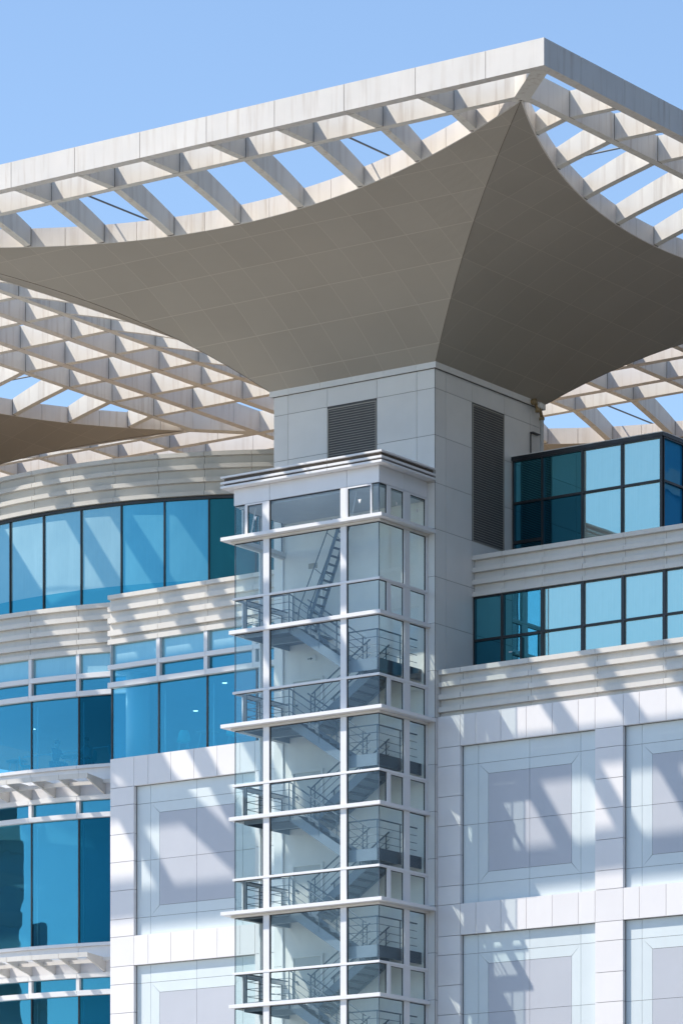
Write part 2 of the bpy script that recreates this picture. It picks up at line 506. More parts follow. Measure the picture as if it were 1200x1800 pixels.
    # cross beams outside and inside the ring
    CW = 0.26
    for k in range(4):
        for q in range(-4, 5):
            x = PIT * q
            mb = MB().box(x - CW / 2, x + CW / 2, -EDGE + EW, -c - IW / 2, ZB + 0.003, ZT - 0.006)
            cb_ = rotmb(mb, k).build('cross_beam', 'beam', root)
            for yy in (-EDGE + EW + .001, -c - IW / 2 - .017):
                rotmb(MB().box(x - CW / 2 - .004, x + CW / 2 + .004, yy, yy + .016, ZB + .0, ZT - 0.004), k).build('beam_joint', 'seam_warm', cb_)
            mb = MB(); m1 = c - IW / 2; m0 = rimm(x) + 0.035; n = 8
            for i in range(n):
                a = m0 + (m1 - m0) * i / n; b = m0 + (m1 - m0) * (i + 1) / n
                def tp(m): return gz(m) + RH + (DEEP - RH - 0.006) * min(1, (m - m0) / (m1 - m0))
                za = gz(a) if a < 12.2 else ZB + 0.003; zb = gz(b) if b < 12.2 else ZB + 0.003
                mb.hexa([(x - CW / 2, -a, za), (x + CW / 2, -a, za), (x + CW / 2, -a, tp(a)), (x - CW / 2, -a, tp(a))],
                        [(x - CW / 2, -b, zb), (x + CW / 2, -b, zb), (x + CW / 2, -b, tp(b)), (x - CW / 2, -b, tp(b))])
            cb_ = rotmb(mb, k).build('curved_beam', 'beam', root)
            rotmb(MB().box(x - CW / 2 - .004, x + CW / 2 + .004, -m1 + .001, -m1 + .017, ZB + .0, ZT - .004), k).build('beam_joint', 'seam_warm', cb_)
            rotmb(MB().box(x - CW / 2 - .004, x + CW / 2 + .004, -m0 - .028, -m0 - .008, gz(m0) - .004, gz(m0) + RH + .004), k).build('beam_joint', 'seam_warm', cb_)
        # diagonal at the corner
        a = TIP - 0.12; b = EDGE - EW; hw = 0.17
        mb = MB().hexa([(a - hw, -a - hw, ZB - 0.004), (a + hw, -a + hw, ZB - 0.004), (a + hw, -a + hw, ZT - 0.01), (a - hw, -a - hw, ZT - 0.01)],
                       [(b - hw, -b - hw, ZB - 0.004), (b + hw, -b + hw, ZB - 0.004), (b + hw, -b + hw, ZT - 0.01), (b - hw, -b - hw, ZT - 0.01)])
        rotmb(mb, k).build('corner_beam', 'beam', root)
        for sx in (-5.0, 5.0):
            mb = MB().tube([(sx, -12.3, 41.47), (sx, -6.0, 41.47)], 0.03, 6)
            rotmb(mb, k).build('tie_rod', 'rail', root)
    return root

L = 30.7
canopy = make_canopy()
canopy['label'] = 'big cream latticed canopy on the near shaft, its corner at the top of the picture'
index_children()
for i, (dx, dy, lab) in enumerate(((-L, 0, 'latticed canopy at the far left, its brown soffit above the curved cornice'),
                        (0, L, 'latticed canopy seen behind the blue glass penthouse at right'),
                        (-L, L, 'farthest latticed canopy, glimpsed between the near soffit and the curved cornice'))):
    c = copy_tree(canopy); c.location = canopy.location + Vector((dx, dy, 0)); c['label'] = lab

# grilles bridging the gaps between canopies
GW = 0.27
def grille(axis, cx, cy, label):
    g = thing('bridging_grille', (cx, cy, ZB), label, 'roof grille', 'grilles bridging the canopies')
    half = (L - 2 * EDGE) / 2
    for q in range(-4, 5):
        u = PIT * q
        e_ = .004
        if axis == 'x':
            b_ = MB().box(cx - half, cx + half, cy + u - GW / 2, cy + u + GW / 2, ZB + .002, ZT - .004).build('cross_beam', 'beam', g)
            for xx in (cx - half, cx + half - .016): MB().box(xx, xx + .016, cy + u - GW / 2 - e_, cy + u + GW / 2 + e_, ZB, ZT - .002).build('beam_joint', 'seam_warm', b_)
        else:
            b_ = MB().box(cx + u - GW / 2, cx + u + GW / 2, cy - half, cy + half, ZB + .002, ZT - .004).build('cross_beam', 'beam', g)
            for yy in (cy - half, cy + half - .016): MB().box(cx + u - GW / 2 - e_, cx + u + GW / 2 + e_, yy, yy + .016, ZB, ZT - .002).build('beam_joint', 'seam_warm', b_)
    for s in (-1, 1):
        a0 = s * (EDGE - 0.33); a1 = s * EDGE
        if axis == 'x': MB().box(cx - half, cx + half, cy + a0, cy + a1, ZB + .002, ZT - .004).build('edge_beam', 'beam', g)
        else: MB().box(cx + a0, cx + a1, cy - half, cy + half, ZB + .002, ZT - .004).build('edge_beam', 'beam', g)
    return g
grille('x', -L / 2, 0, 'row of cross beams bridging the near canopy and the left canopy')
grille('x', -L / 2, L, 'row of cross beams bridging the two rear canopies')
grille('y', 0, L / 2, 'row of cross beams bridging the near canopy and the one behind the penthouse')
grille('y', -L, L / 2, 'row of cross beams behind the left canopy above the curved cornice')

# ------------------------------------------------------------------ shafts
H = 3.162
def panels(path, us, zs, mat, parent, name='cladding', thick=0.03, gap=0.009, proud=0.0, holes=(), seam='seam', backing=True):
    """sheet panels with open joints over a dark backing"""
    mb = MB()
    for a, b in zip(us[:-1], us[1:]):
        for c, d in zip(zs[:-1], zs[1:]):
            if any(h[0] <= (a + b) / 2 <= h[1] and h[2] <= (c + d) / 2 <= h[3] for h in holes): continue
            mb.pbox(path, a + gap, b - gap, -proud, thick, c + gap, d - gap)
    r = mb.build(name, mat, parent)
    if backing:
        bk = MB()
        bk.pbox(path, us[0] + 0.004, us[-1] - 0.004, thick - 0.014, thick + 0.04, zs[0] + 0.004, zs[-1] - 0.004)
        bk.build('joint_backing', seam, r)
    return r

def louvre(path, u0, u1, z0, z1, parent, pitch=0.08):
    fr = MB()
    for a, b, c, d in ((u0, u0 + .03, z0, z1), (u1 - .03, u1, z0, z1), (u0 + .03, u1 - .03, z0, z0 + .03), (u0 + .03, u1 - .03, z1 - .03, z1)):
        fr.pbox(path, a, b, -0.012, 0.06, c, d)
    f = fr.build('louvre', 'louvre', parent)
    sl = MB(); z = z0 + 0.05
    while z < z1 - 0.05:
        a = path.at(u0 + .03, 0.0); b = path.at(u1 - .03, 0.0); a2 = path.at(u0 + .03, 0.05); b2 = path.at(u1 - .03, 0.05)
        sl.hexa([(a[0], a[1], z), (a2[0], a2[1], z + 0.03), (a2[0], a2[1], z + 0.038), (a[0], a[1], z + 0.014)],
                [(b[0], b[1], z), (b2[0], b2[1], z + 0.03), (b2[0], b2[1], z + 0.038), (b[0], b[1], z + 0.014)])
        z += pitch
    sl.build('slat', 'louvre', f)
    vd = MB(); vd.pbox(path, u0 + .01, u1 - .01, 0.075, 0.085, z0 + .01, z1 - .01)
    vd.build('louvre_void', 'void', f)
    return f

JZ = [35.79 + 1.0, 35.79, 34.30, 32.78, 31.31, 29.79, 28.30, 26.79, 25.3, 23.8, 22.3, 20.8, 19.3, 17.8, 16.3, 14.8, 13.3, 11.8, 10.3, 8.8, 7.3, 5.8, 4.3, 2.8, 1.3, -0.2, -ZC]
JZ[0] = 36.41
zs = sorted(JZ)
shaft = thing('roof_shaft', (0, 0, -ZC), 'square pale grey panelled shaft carrying the near canopy, with two louvres', 'tower', 'square shafts carrying the canopies')
MB().box(-H + .07, H - .07, -H + .07, H - .07, -ZC, 36.9).build('shaft_wall', 'core', shaft)
usF = [-H, -2.583, -1.02, 0.925, 2.469, H]
usR = [-H, -2.533, -1.012, 0.91, 2.463, H]
front, right = Line(-H), SideLine(H, 1)
lf = (-1.02, 0.925, 33.0, 35.79); lr = (-1.012, 0.91, 31.31, 35.79)
panels(front, usF, zs, 'core', shaft, holes=[lf], gap=0.007)
# corner overlap: right face panels stop short of the front ones
panels(right, [-H + 0.031] + usR[1:], zs, 'core', shaft, holes=[lr], gap=0.007)
panels(SideLine(-H, -1), [-H + 0.031, -1.0, 1.0, H], zs, 'core', shaft, gap=0.007)
panels(Line(H - 0.0), [-H + .04, -1.0, 1.0, H - .04], zs[-3:], 'core', shaft, thick=-0.03, gap=0.007, backing=False)
louvre(front, -1.0, 0.90, 33.02, 35.72, shaft)
louvre(right, -0.97, 0.89, 31.30, 35.74, shaft)
cap = MB(); co = H + 0.10
for a, b in ((-co, -2.5), (-2.5, -1.25), (-1.25, 0), (0, 1.25), (1.25, 2.5), (2.5, co)):
    g2 = .006
    a1 = a + (0 if a == -co else g2); b1 = b - (0 if b == co else g2)
    cap.box(a1, b1, -co, -co + .05, 36.407, 36.64)
    cap.box(co - .05, co, (a1 if a > -co else -co + .051), b1, 36.407, 36.64)
    cap.box(a1, b1, co - .05, co, 36.407, 36.64) if b < co else cap.box(a1, b1 - .051, co - .05, co, 36.407, 36.64)
    cap.box(-co, -co + .05, (a1 if a > -co else -co + .051), (b1 if b < co else b1 - .051), 36.407, 36.64)
cap.build('cap_moulding', 'core', shaft)
MB().box(-co + .01, co - .01, -co + .045, co - .045, 36.42, 36.60).build('cap_plate', 'seam', shaft)
for dx, dy, lab in ((-L, 0, 'square shaft of the left canopy, hidden behind the curved facade'),
                    (0, L, 'square shaft of the canopy behind the penthouse'),
                    (-L, L, 'square shaft of the farthest canopy')):
    s = thing('roof_shaft', (dx, dy, -ZC), lab, 'tower', 'square shafts carrying the canopies')
    MB().box(dx - H, dx + H, dy - H, dy + H, -ZC, 36.62).build('shaft_wall', 'core', s)

# rain pipe and conduit on the right face
t = thing('drain_pipe', (H + .12, 2.95, 34.4), 'pale vertical drain pipe with rusty brass fittings at the top right of the near shaft', 'pipe')
MB().tube([(H + .13, 2.98, 33.9), (H + .13, 2.98, 36.1)], 0.062, 12).build('pipe_run', 'pipe', t, smooth=True)
f = MB(); f.tube([(H + .13, 2.98, 36.1), (H + .15, 2.86, 36.3), (H + .16, 2.62, 36.42), (H + .16, 2.45, 36.5)], 0.055, 10)
f.tube([(H + .13, 2.98, 36.02), (H + .13, 2.98, 36.1)], 0.09, 12)
f.tube([(H + .1, 2.43, 36.5), (H + .26, 2.43, 36.5)], 0.10, 12)
f.tube([(H + .16, 2.65, 36.2), (H + .16, 2.65, 36.4)], 0.07, 10)
f.build('pipe_fitting', 'rust', t, smooth=True)
MB().tube([(H + .3, 2.68, 36.42), (H + .16, 2.68, 36.42)], 0.09, 12).build('gauge', 'marker', t)
MB().box(H + .0, H + .13, 2.44, 2.46, 35.5, 35.53).box(H + .0, H + .13, 2.46, 2.9, 35.5, 35.53).build('bracket', 'black', t)
t = MB().tube([(H + .03, 2.46, 33.9), (H + .03, 2.46, 35.5)], 0.022, 6).build('conduit', 'black'); tag(t, 'thin dark conduit running down beside the drain pipe', 'conduit')

# ------------------------------------------------------------------ panelled wings
YW = -3.007
RD = 0.17
def wing(name, piers, bays, label, rows=5, endL=None):
    w_ = thing(name, ((piers[0][0] + piers[-1][1]) / 2, YW, -ZC), label, 'facade wing', 'panelled wings beside the stair tower')
    path = Line(YW); rp = Line(YW + RD)
    x0 = min(p[0] for p in piers); x1 = max(p[1] for p in piers)
    MB().box(x0 + .02, x1 - .02, YW + RD + .06, 18.0, -ZC, 25.28).build('wing_wall', 'white', w_)
    bt = [25.32 - 6.01 * i for i in range(rows)]          # top of each band
    for (a, b) in piers:
        zz = []
        for t_ in bt:
            zz += [t_, t_ - 1.0, t_ - 1.6, t_ - 2.57, t_ - 3.5, t_ - 4.46, t_ - 5.42]
        zz = sorted(z for z in zz if z > -ZC) 
        zz = [-ZC] + zz
        # the pier is a real projecting box: reveal sides show
        panels(path, [a, b], zz, 'white', w_, 'pier', thick=RD - .01, gap=0.008)
    for (a, b, js) in bays:
        for t_ in bt:
            zlo = max(t_ - 1.0, -ZC)
            if t_ <= zlo: continue
            panels(path, js, [zlo, t_], 'white', w_, 'band', thick=RD - .01, gap=0.008)
            # recessed field under the band
            top = t_ - 1.0; bot = t_ - 6.01
            if bot < -ZC: continue
            cx0 = a + .58; cx1 = b - .62; gx0 = a + .955; gx1 = b - .96; mid = (a + b) / 2 - .005
            l1, lm, l3 = t_ - 1.6, t_ - 3.51, t_ - 5.41
            gt, gb = t_ - 1.95, t_ - 5.05
            gp = 0.006
            mb = MB()
            def rect(xa, xb, za, zb): mb.pbox(rp, xa + gp, xb - gp, 0, .03, za + gp, zb - gp)
            for (xa, xb) in ((a, cx0), (cx0, mid), (mid, cx1), (cx1, b)):
                rect(xa, xb, l1, top); rect(xa, xb, bot, l3)
            for (za, zb) in ((l3, lm), (lm, l1)):
                rect(a, cx0, za, zb); rect(cx1, b, za, zb)
            def quad(pts):
                cxm = sum(p[0] for p in pts) / 4; czm = sum(p[1] for p in pts) / 4
                q = []
                for (x, z) in pts:
                    sx = gp if x < cxm else -gp; sz = gp if z < czm else -gp
                    q.append((x + sx, z + sz))
                mb.hexa([(x, YW + RD, z) for x, z in q], [(x, YW + RD + .03, z) for x, z in q])
            quad([(cx0, l1), (mid, l1), (mid, gt), (gx0, gt)]); quad([(mid, l1), (cx1, l1), (gx1, gt), (mid, gt)])
            quad([(cx0, l3), (gx0, gb), (mid, gb), (mid, l3)]); quad([(mid, l3), (mid, gb), (gx1, gb), (cx1, l3)])
            quad([(cx0, l3), (gx0, gb), (gx0, lm), (cx0, lm)]); quad([(cx0, lm), (gx0, lm), (gx0, gt), (cx0, l1)])
            quad([(cx1, l3), (gx1, gb), (gx1, lm), (cx1, lm)]); quad([(cx1, lm), (gx1, lm), (gx1, gt), (cx1, l1)])
            r = mb.build('recess_panel', 'recess', w_)
            gm = MB()
            for (xa, xb, za, zb) in ((gx0, mid, gb, lm), (mid, gx1, gb, lm), (gx0, mid, lm, gt), (mid, gx1, lm, gt)):
                gm.pbox(rp, xa + gp, xb - gp, 0, .03, za + gp, zb - gp)
            gm.build('centre_panel', 'grey_panel', w_)
            MB().pbox(rp, a + .002, b - .002, .02, .055, bot + .002, top - .002).build('joint_backing', 'seam', r)
    return w_
b1 = (4.032, 9.04)
wing('facade_wing', [(H + .005, 4.032), (9.04, 10.06), (15.08, 16.1)],
     [(4.032, 9.04, [4.032, 4.615, 5.559, 6.506, 7.466, 8.427, 9.04]),
      (10.06, 15.08, [10.06, 10.64, 11.6, 12.55, 13.5, 14.45, 15.08])],
     'white panelled wing right of the stair tower with grey centred recesses')
wing('facade_wing', [(-10.066, -9.055), (-4.035, -H - .005)],
     [(-9.055, -4.035, [-9.055, -8.46, -7.505, -6.542, -5.585, -4.64, -4.035])],
     'white panelled wing between the curved glazing and the stair tower')

# ------------------------------------------------------------------ banded spandrels
def spandrel(path, u0, u1, bands, zbot, joints, mat, parent, name='spandrel', depth=0.19, gap=0.006, back=0.3):
    """bands: list of (ztop, zbottom) fascias standing proud, with a recessed strip under each"""
    js = [u0] + [j for j in joints if u0 < j < u1] + [u1]
    sc = getattr(path, 'R', None); gg = gap if sc is None else math.degrees(gap / sc)
    mb = MB(); rc = MB()
    for a, b in zip(js[:-1], js[1:]):
        for i, (zt, zb) in enumerate(bands):
            mb.pbox(path, a + gg, b - gg, 0, depth, zb, zt)
            nz = bands[i + 1][0] if i + 1 < len(bands) else zbot
            if zb - nz > 0.02:
                rc.pbox(path, a + gg, b - gg, depth - .03, depth + .02, nz + .001, zb - .001)
    r = mb.build(name, mat, parent)
    rc.build('recessed_strip', mat, r)
    MB().pbox(path, u0 + gg * 2, u1 - gg * 2, depth + .021, depth + back, zbot, bands[0][0] - .012).build('joint_backing', 'seam', r)
    return r

LOWB = [(26.818, 26.665), (26.42, 26.27), (26.03, 25.865), (25.62, 25.465)]
MIDB = [(30.826, 30.682), (30.43, 30.28), (30.04, 29.885), (29.64, 29.495)]
XE = 16.1
up = thing('banded_storey', (9.6, 0, 25.3), 'strip windows and grey banded spandrels stepping back above the right wing', 'facade storey')
MB().box(H + .01, XE, YW + .33, 18, 25.30, 26.60).build('terrace_deck', 'roof_mem', up)
spandrel(Line(YW - .002), H + .02, XE, LOWB, 25.322, [4.032, 6.59, 9.04, 11.5, 14.0], 'fins', up, 'lower_spandrel')
spandrel(Line(-1.03), H + .01, XE, MIDB, 29.493, [4.317, 5.84, 7.347, 8.852, 10.35, 11.85, 13.35, 14.85], 'fins', up, 'upper_spandrel')
MB().box(H + .01, XE, -.56, 18, 29.50, 30.55).build('roof_slab', 'roof_mem', up)
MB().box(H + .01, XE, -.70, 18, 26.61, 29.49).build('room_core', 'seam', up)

def window(path, u0, u1, z0, z1, parent, glass, frame='black', fw=0.05, proud=0.03, inset=0.04, sides=(1, 1, 1, 1), depth=.1, name='window'):
    """frame bars round one pane; sides = left, right, bottom, top"""
    sc = getattr(path, 'R', None); k = 1 if sc is None else math.degrees(1 / sc)
    f = MB(); l_, r_, b_, t_ = sides
    wl = fw * l_; wr = fw * r_; wb = fw * b_; wt = fw * t_
    if wl: f.pbox(path, u0, u0 + wl * k, -proud, depth, z0, z1)
    if wr: f.pbox(path, u1 - wr * k, u1, -proud, depth, z0, z1)
    if wb: f.pbox(path, u0 + wl * k, u1 - wr * k, -proud, depth, z0, z0 + wb)
    if wt: f.pbox(path, u0 + wl * k, u1 - wr * k, -proud, depth, z1 - wt, z1)
    if not f.v: f.pbox(path, u0, u0 + .01 * k, inset, depth, z0, z1)
    o = f.build(name, frame, parent)
    MB().pbox(path, u0 + wl * k, u1 - wr * k, inset, inset + .02, z0 + wb, z1 - wt).build('pane', glass, o)
    return o

midp = Line(-.92)
ms = [3.165, 4.27, 5.785, 7.295, 8.79, 10.3, 11.8, 13.3, 14.8, XE]
for i, (a, b) in enumerate(zip(ms[:-1], ms[1:])):
    window(midp, a, b, 28.09, 29.49, up, 'glass_band' if i > 1 else 'glass_band_dark', fw=.055, sides=(1, 1, .6, .7))
    if i == 1:
        dw = window(midp, a + .0, b - .0, 26.62, 28.085, up, 'glass_band_dark', fw=.055, sides=(1, 1, 1, .8), name='window_door')
        MB().pbox(midp, a + .68, a + .76, -.035, .05, 26.62, 28.0).build('door_stile', 'black', dw)
        MB().pbox(midp, a + .28, a + .40, -.06, -.03, 27.55, 27.585).build('handle', 'alu', dw)
    else:
        window(midp, a, b, 26.62, 28.085, up, 'glass_band' if i else 'glass_band_black', fw=.055, sides=(1, 1, 1, .6) if i in (0,) else (1, 1, .4, .6))
        if i in (3, 5): MB().pbox(midp, a + .055, b - .055, -.03, .03, 26.95, 27.0).build('mullion', 'black', up)

# penthouse box of blue glass
ph = thing('glass_penthouse', (6.0, 6.0, 30.5), 'black framed blue glass penthouse box beside the near shaft', 'penthouse')
Y1, X1 = 1.36, 8.87
tp = Line(Y1); sp = SideLine(X1, 1)
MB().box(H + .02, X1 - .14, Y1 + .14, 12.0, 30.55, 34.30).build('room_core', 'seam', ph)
MB().box(H - .08, X1 + .05, Y1 - .05, Y1 + .2, 34.36, 34.475).box(X1 - .2, X1 + .05, Y1 + .2, 12.0, 34.36, 34.475).build('parapet_frame', 'black', ph)
MB().box(H - .10, X1 + .035, Y1 - .065, Y1 + .18, 34.477, 34.50).box(X1 - .19, X1 + .065, Y1 + .18, 12.0, 34.477, 34.50).build('parapet_flashing', 'core', ph)
MB().box(H + .02, X1 - .2, Y1 + .21, 12.0, 34.30, 34.40).build('roof_slab', 'roof_mem', ph)
ts = [3.21, 4.34, 5.865, 7.355, 8.815]
for i, (a, b) in enumerate(zip(ts[:-1], ts[1:])):
    window(tp, a, b, 32.94, 34.358, ph, 'glass_band' if i > 1 else 'glass_band_dark', fw=.05, sides=(1, .6, .9, 1))
    window(tp, a, b, 30.62, 32.937, ph, 'glass_band' if i > 1 else 'glass_band_black', fw=.05, sides=(1, .6, .9, .5))
    if i == 0:
        MB().pbox(tp, a + .05, b - .03, -.03, .035, 31.62, 31.72).build('mullion', 'black', ph)
        MB().pbox(tp, a + .10, a + .13, -.05, -.03, 31.1, 31.35).build('handle', 'alu', ph)
MB().box(8.815, X1, Y1 - .03, Y1 + .06, 30.6, 34.36).build('corner_post', 'black', ph)
ys = [Y1 + .06, 2.68, 4.2, 5.7, 7.2, 8.7, 10.2, 12.0]
for a, b in zip(ys[:-1], ys[1:]):
    window(sp, a, b, 32.94, 34.358, ph, 'glass_side', fw=.05, sides=(.6, .6, .9, 1))
    window(sp, a, b, 30.62, 32.937, ph, 'glass_side', fw=.05, sides=(.6, .6, .9, .5))
# white plant screen with dark rail behind the penthouse
t = thing('plant_screen', (3.9, 12.6, 30.5), 'low white screen with a dark rail behind the penthouse roof', 'screen')
MB().box(-2, 9.5, 12.6, 12.7, 30.5, 35.55).build('screen_panel', 'white', t)
MB().box(-2, 9.5, 12.55, 12.75, 35.75, 35.85).build('rail', 'black', t)
pm = MB()
for q in range(8): pm.box(-1.8 + 1.5 * q, -1.72 + 1.5 * q, 12.6, 12.68, 35.55, 35.75)
pm.build('rail_post', 'black', t)

# ------------------------------------------------------------------ central drum, upper glazing
DC = (-15.35, 15.35)
dr = thing('curved_drum', (DC[0], DC[1], 25.0), 'upper curved drum of tall blue panes under a grey ribbed cornice at left', 'drum')
UA = Arc(*DC, 15.5)
UBANDS = [(36.39, 36.247), (35.959, 35.81), (35.512, 35.363), (35.049, 34.905)]
jj = [-7.9 - 6.2 * k for k in range(8, -1, -1)] + [-1.675, 4.684, 10.941, 17.098, 23.243, 29.4] + [35.6 + 6.2 * k for k in range(5)]
spandrel(UA, -57, 66, UBANDS, 34.90, jj, 'drumfins', dr, 'ribbed_cornice', depth=.19)
ga = Arc(*DC, 15.35)
MB().pbox(ga, -57, 66, -.03, .2, 34.79, 34.898).build('head_frame', 'black', dr)
mj = [-6.106 - 6.1 * k for k in range(8, 0, -1)] + [-6.106, -0.218, 5.809, 11.763, 17.769, 23.706, 29.8] + [35.9 + 6.1 * k for k in range(5)]
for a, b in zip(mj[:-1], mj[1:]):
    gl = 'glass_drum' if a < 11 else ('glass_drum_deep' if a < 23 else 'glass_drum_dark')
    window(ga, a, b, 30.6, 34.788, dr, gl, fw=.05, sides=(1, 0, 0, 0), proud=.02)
def disc(cx, cy, R, z0, z1, n=96):
    mb = MB(); vs = []
    for z in (z0, z1):
        for i in range(n): vs.append((cx + R * math.cos(2 * math.pi * i / n), cy + R * math.sin(2 * math.pi * i / n), z))
    fs = [tuple(range(n - 1, -1, -1)), tuple(range(n, 2 * n))]
    for i in range(n): fs.append((i, (i + 1) % n, n + (i + 1) % n, n + i))
    return mb.add(vs, fs)
disc(*DC, 15.1, 30.5, 36.2).build('drum_body', 'roof_mem', dr)

# ------------------------------------------------------------------ lower drum and glazed bay with cafe floor
lo = thing('curved_glass_front', (DC[0], DC[1], -ZC), 'curved blue glass front with cream ribbed spandrel at the left edge', 'curved facade')
LA = Arc(*DC, 18.0); LG = Arc(*DC, 17.85)
LBANDS = [(30.85, 30.705), (30.46, 30.305), (30.07, 29.915), (29.67, 29.52), (29.335, 29.19)]
A0, A1 = -40, 17.0
ljs = [4.454 + 6.147 * k for k in range(-7, 3)]
spandrel(LA, A0, A1, LBANDS, 29.19, ljs, 'fins', lo, 'ribbed_spandrel', depth=.18, back=.07)
disc(*DC, 17.6, 30.3, 30.6).build('drum_roof', 'roof_mem', lo)
mm = [4.62 + 6.05 * k for k in range(-7, 3)] + [A1]
gm = [4.461 + 6.06 * k for k in range(-7, 3)] + [A1]
def ledge(path, u0, u1, z0, z1, js, parent, depth=.2, name='ledge'):
    mb = MB(); js = [u0] + [j for j in js if u0 < j < u1] + [u1]
    sc = getattr(path, 'R', None); gg = .005 if sc is None else math.degrees(.005 / sc)
    for a, b in zip(js[:-1], js[1:]): mb.pbox(path, a + gg, b - gg, 0, depth, z0, z1)
    return mb.build(name, 'alu', parent, bevel=.004)
k18 = math.degrees(1 / 18.)
for (z0, z1) in ((28.353, 28.52), (27.755, 27.925), (25.293, 25.402), (23.597, 23.762), (24.207, 24.362), (19.237, 19.348), (18.167, 18.325), (17.566, 17.741), (13.2, 13.35)):
    ledge(LA, A0, A1, z0, z1, ljs, lo)
for a, b in zip(mm[:-1], mm[1:]):
    w0 = .12 * k18
    for (z0, z1, gl) in ((28.522, 29.188, 'glass_blind'), (27.927, 28.351, 'cafe_glass'), (23.764, 24.205, 'cafe_glass'), (17.743, 18.165, 'cafe_glass')):
        window(Arc(*DC, 17.93), a - w0 * .5, b - w0 * .5, z0, z1, lo, gl, frame='alu', fw=.125, sides=(1, 0, 0, 0), proud=.04, inset=.1, depth=.2)
for a, b in zip(gm[:-1], gm[1:]):
    for (z0, z1) in ((25.404, 27.753), (19.35, 23.595), (13.352, 17.564)):
        o = window(LG, a, b, z0, z1, lo, 'cafe_glass_dark' if a > 10 else 'cafe_glass', fw=.055, sides=(1, 0, 0, 0), proud=.0, inset=.02, depth=.09)
        p = Arc(*DC, 17.48).at(a + .1, 0)      # white edge of the glass fin behind each mullion
        MB().tube([(p[0], p[1], z0 + .02), (p[0], p[1], z1 - .12)], 0.024, 6).build('glass_fin', 'marker', o)
for (z0, z1) in ((24.364, 25.291), (18.327, 19.235)):
    js = [A0] + [j for j in ljs if j > A0] + [A1]; mb = MB()
    for a, b in zip(js[:-1], js[1:]): mb.pbox(LA, a + .02, b - .02, .12, .19, z0, z1)
    mb.build('spandrel_panel', 'alu', lo)

# sunshades
def sunshade(zt, label):
    s = thing('sunshade', (-13.5, -3.3, zt - .5), label, 'sunshade', 'open slatted sunshades on the curved front')
    OA = Arc(*DC, 19.4)
    angs = [13.85 - 3.06 * k for k in range(0, 12)]
    mb = MB(); js = sorted(angs[1::2] + [angs[0] + .12, -22.5])
    js = sorted([angs[0] + .13] + [angs[0] - .9] + angs[1:])
    for a, b in zip(js[:-1], js[1:]): mb.pbox(OA, a + .015, b - .015, 0, .045, zt - .165, zt)
    mb.build('front_board', 'fins', s)
    MB().pbox(Arc(*DC, 18.72), angs[-1], angs[0], 0, .05, zt - .28, zt - .16).build('middle_board', 'fins', s)
    MB().pbox(Arc(*DC, 18.16), A0 / 2, A1 - .6, 0, .05, zt - .15, zt - .02).build('wall_board', 'fins', s)
    for a in angs:
        q = math.radians(a); tx, ty = math.cos(q) * .03, math.sin(q) * .03
        o_ = OA.at(a, .046); i_ = OA.at(a, 1.52)
        z0o, z0i = zt - .17, zt - .50
        pts = lambda sg: [(o_[0] + sg * tx, o_[1] + sg * ty, z0o), (i_[0] + sg * tx, i_[1] + sg * ty, z0i), (i_[0] + sg * tx, i_[1] + sg * ty, zt - .01), (o_[0] + sg * tx, o_[1] + sg * ty, zt - .01)]
        MB().hexa(pts(-1), pts(1)).build('bracket', 'fins', s)
    return s
sunshade(24.86, 'upper cream sunshade on triangular brackets, just below the cafe floor')
sunshade(18.83, 'lower cream sunshade on triangular brackets near the bottom left corner')

# glazed bay between drum and stair tower
bay = thing('glazed_bay', (-7.1, -2.9, 25.3), 'flat blue glazed bay with cream ribbed spandrel above the left wing', 'glazed bay')
BP = Line(-3.05); BX0, BX1 = -10.15, -H - .01
BB = [(30.826, 30.69), (30.44, 30.275), (30.05, 29.88), (29.635, 29.455), (29.33, 29.165)]
bj = [-8.03, -6.04, -4.1]
spandrel(BP, BX0, BX1, BB, 29.165, bj, 'fins', bay, 'ribbed_spandrel', depth=.18, back=.07)
MB().box(BX0, BX1, -2.6, 2, 30.3, 30.6).build('bay_roof', 'roof_mem', bay)
for (z0, z1) in ((28.322, 28.476), (27.716, 27.887)): ledge(BP, BX0, BX1, z0, z1, bj, bay)
bx = [BX0 + .1, -8.11, -6.13, -4.15, BX1]
for i, (a, b) in enumerate(zip(bx[:-1], bx[1:])):
    for (z0, z1) in ((28.478, 29.163), (27.889, 28.32)):
        window(Line(-2.98), a, b, z0, z1, bay, 'glass_blind' if z0 > 28 else 'cafe_glass', frame='alu', fw=.15 if i else .01, sides=(1, 0, 0, 0), proud=.04, inset=.1, depth=.2)
bg_ = [-10.13, -8.15, -6.13, -4.1, BX1]
for a, b in zip(bg_[:-1], bg_[1:]):
    o = window(Line(-2.87), a, b, 25.33, 27.714, bay, 'cafe_glass', fw=.06, sides=(1, 0, 0, 0), proud=0, inset=.02, depth=.09)
    if a > -10: MB().tube([(a + .03, -2.5, 25.36), (a + .03, -2.5, 27.55)], 0.024, 6).build('glass_fin', 'marker', o)

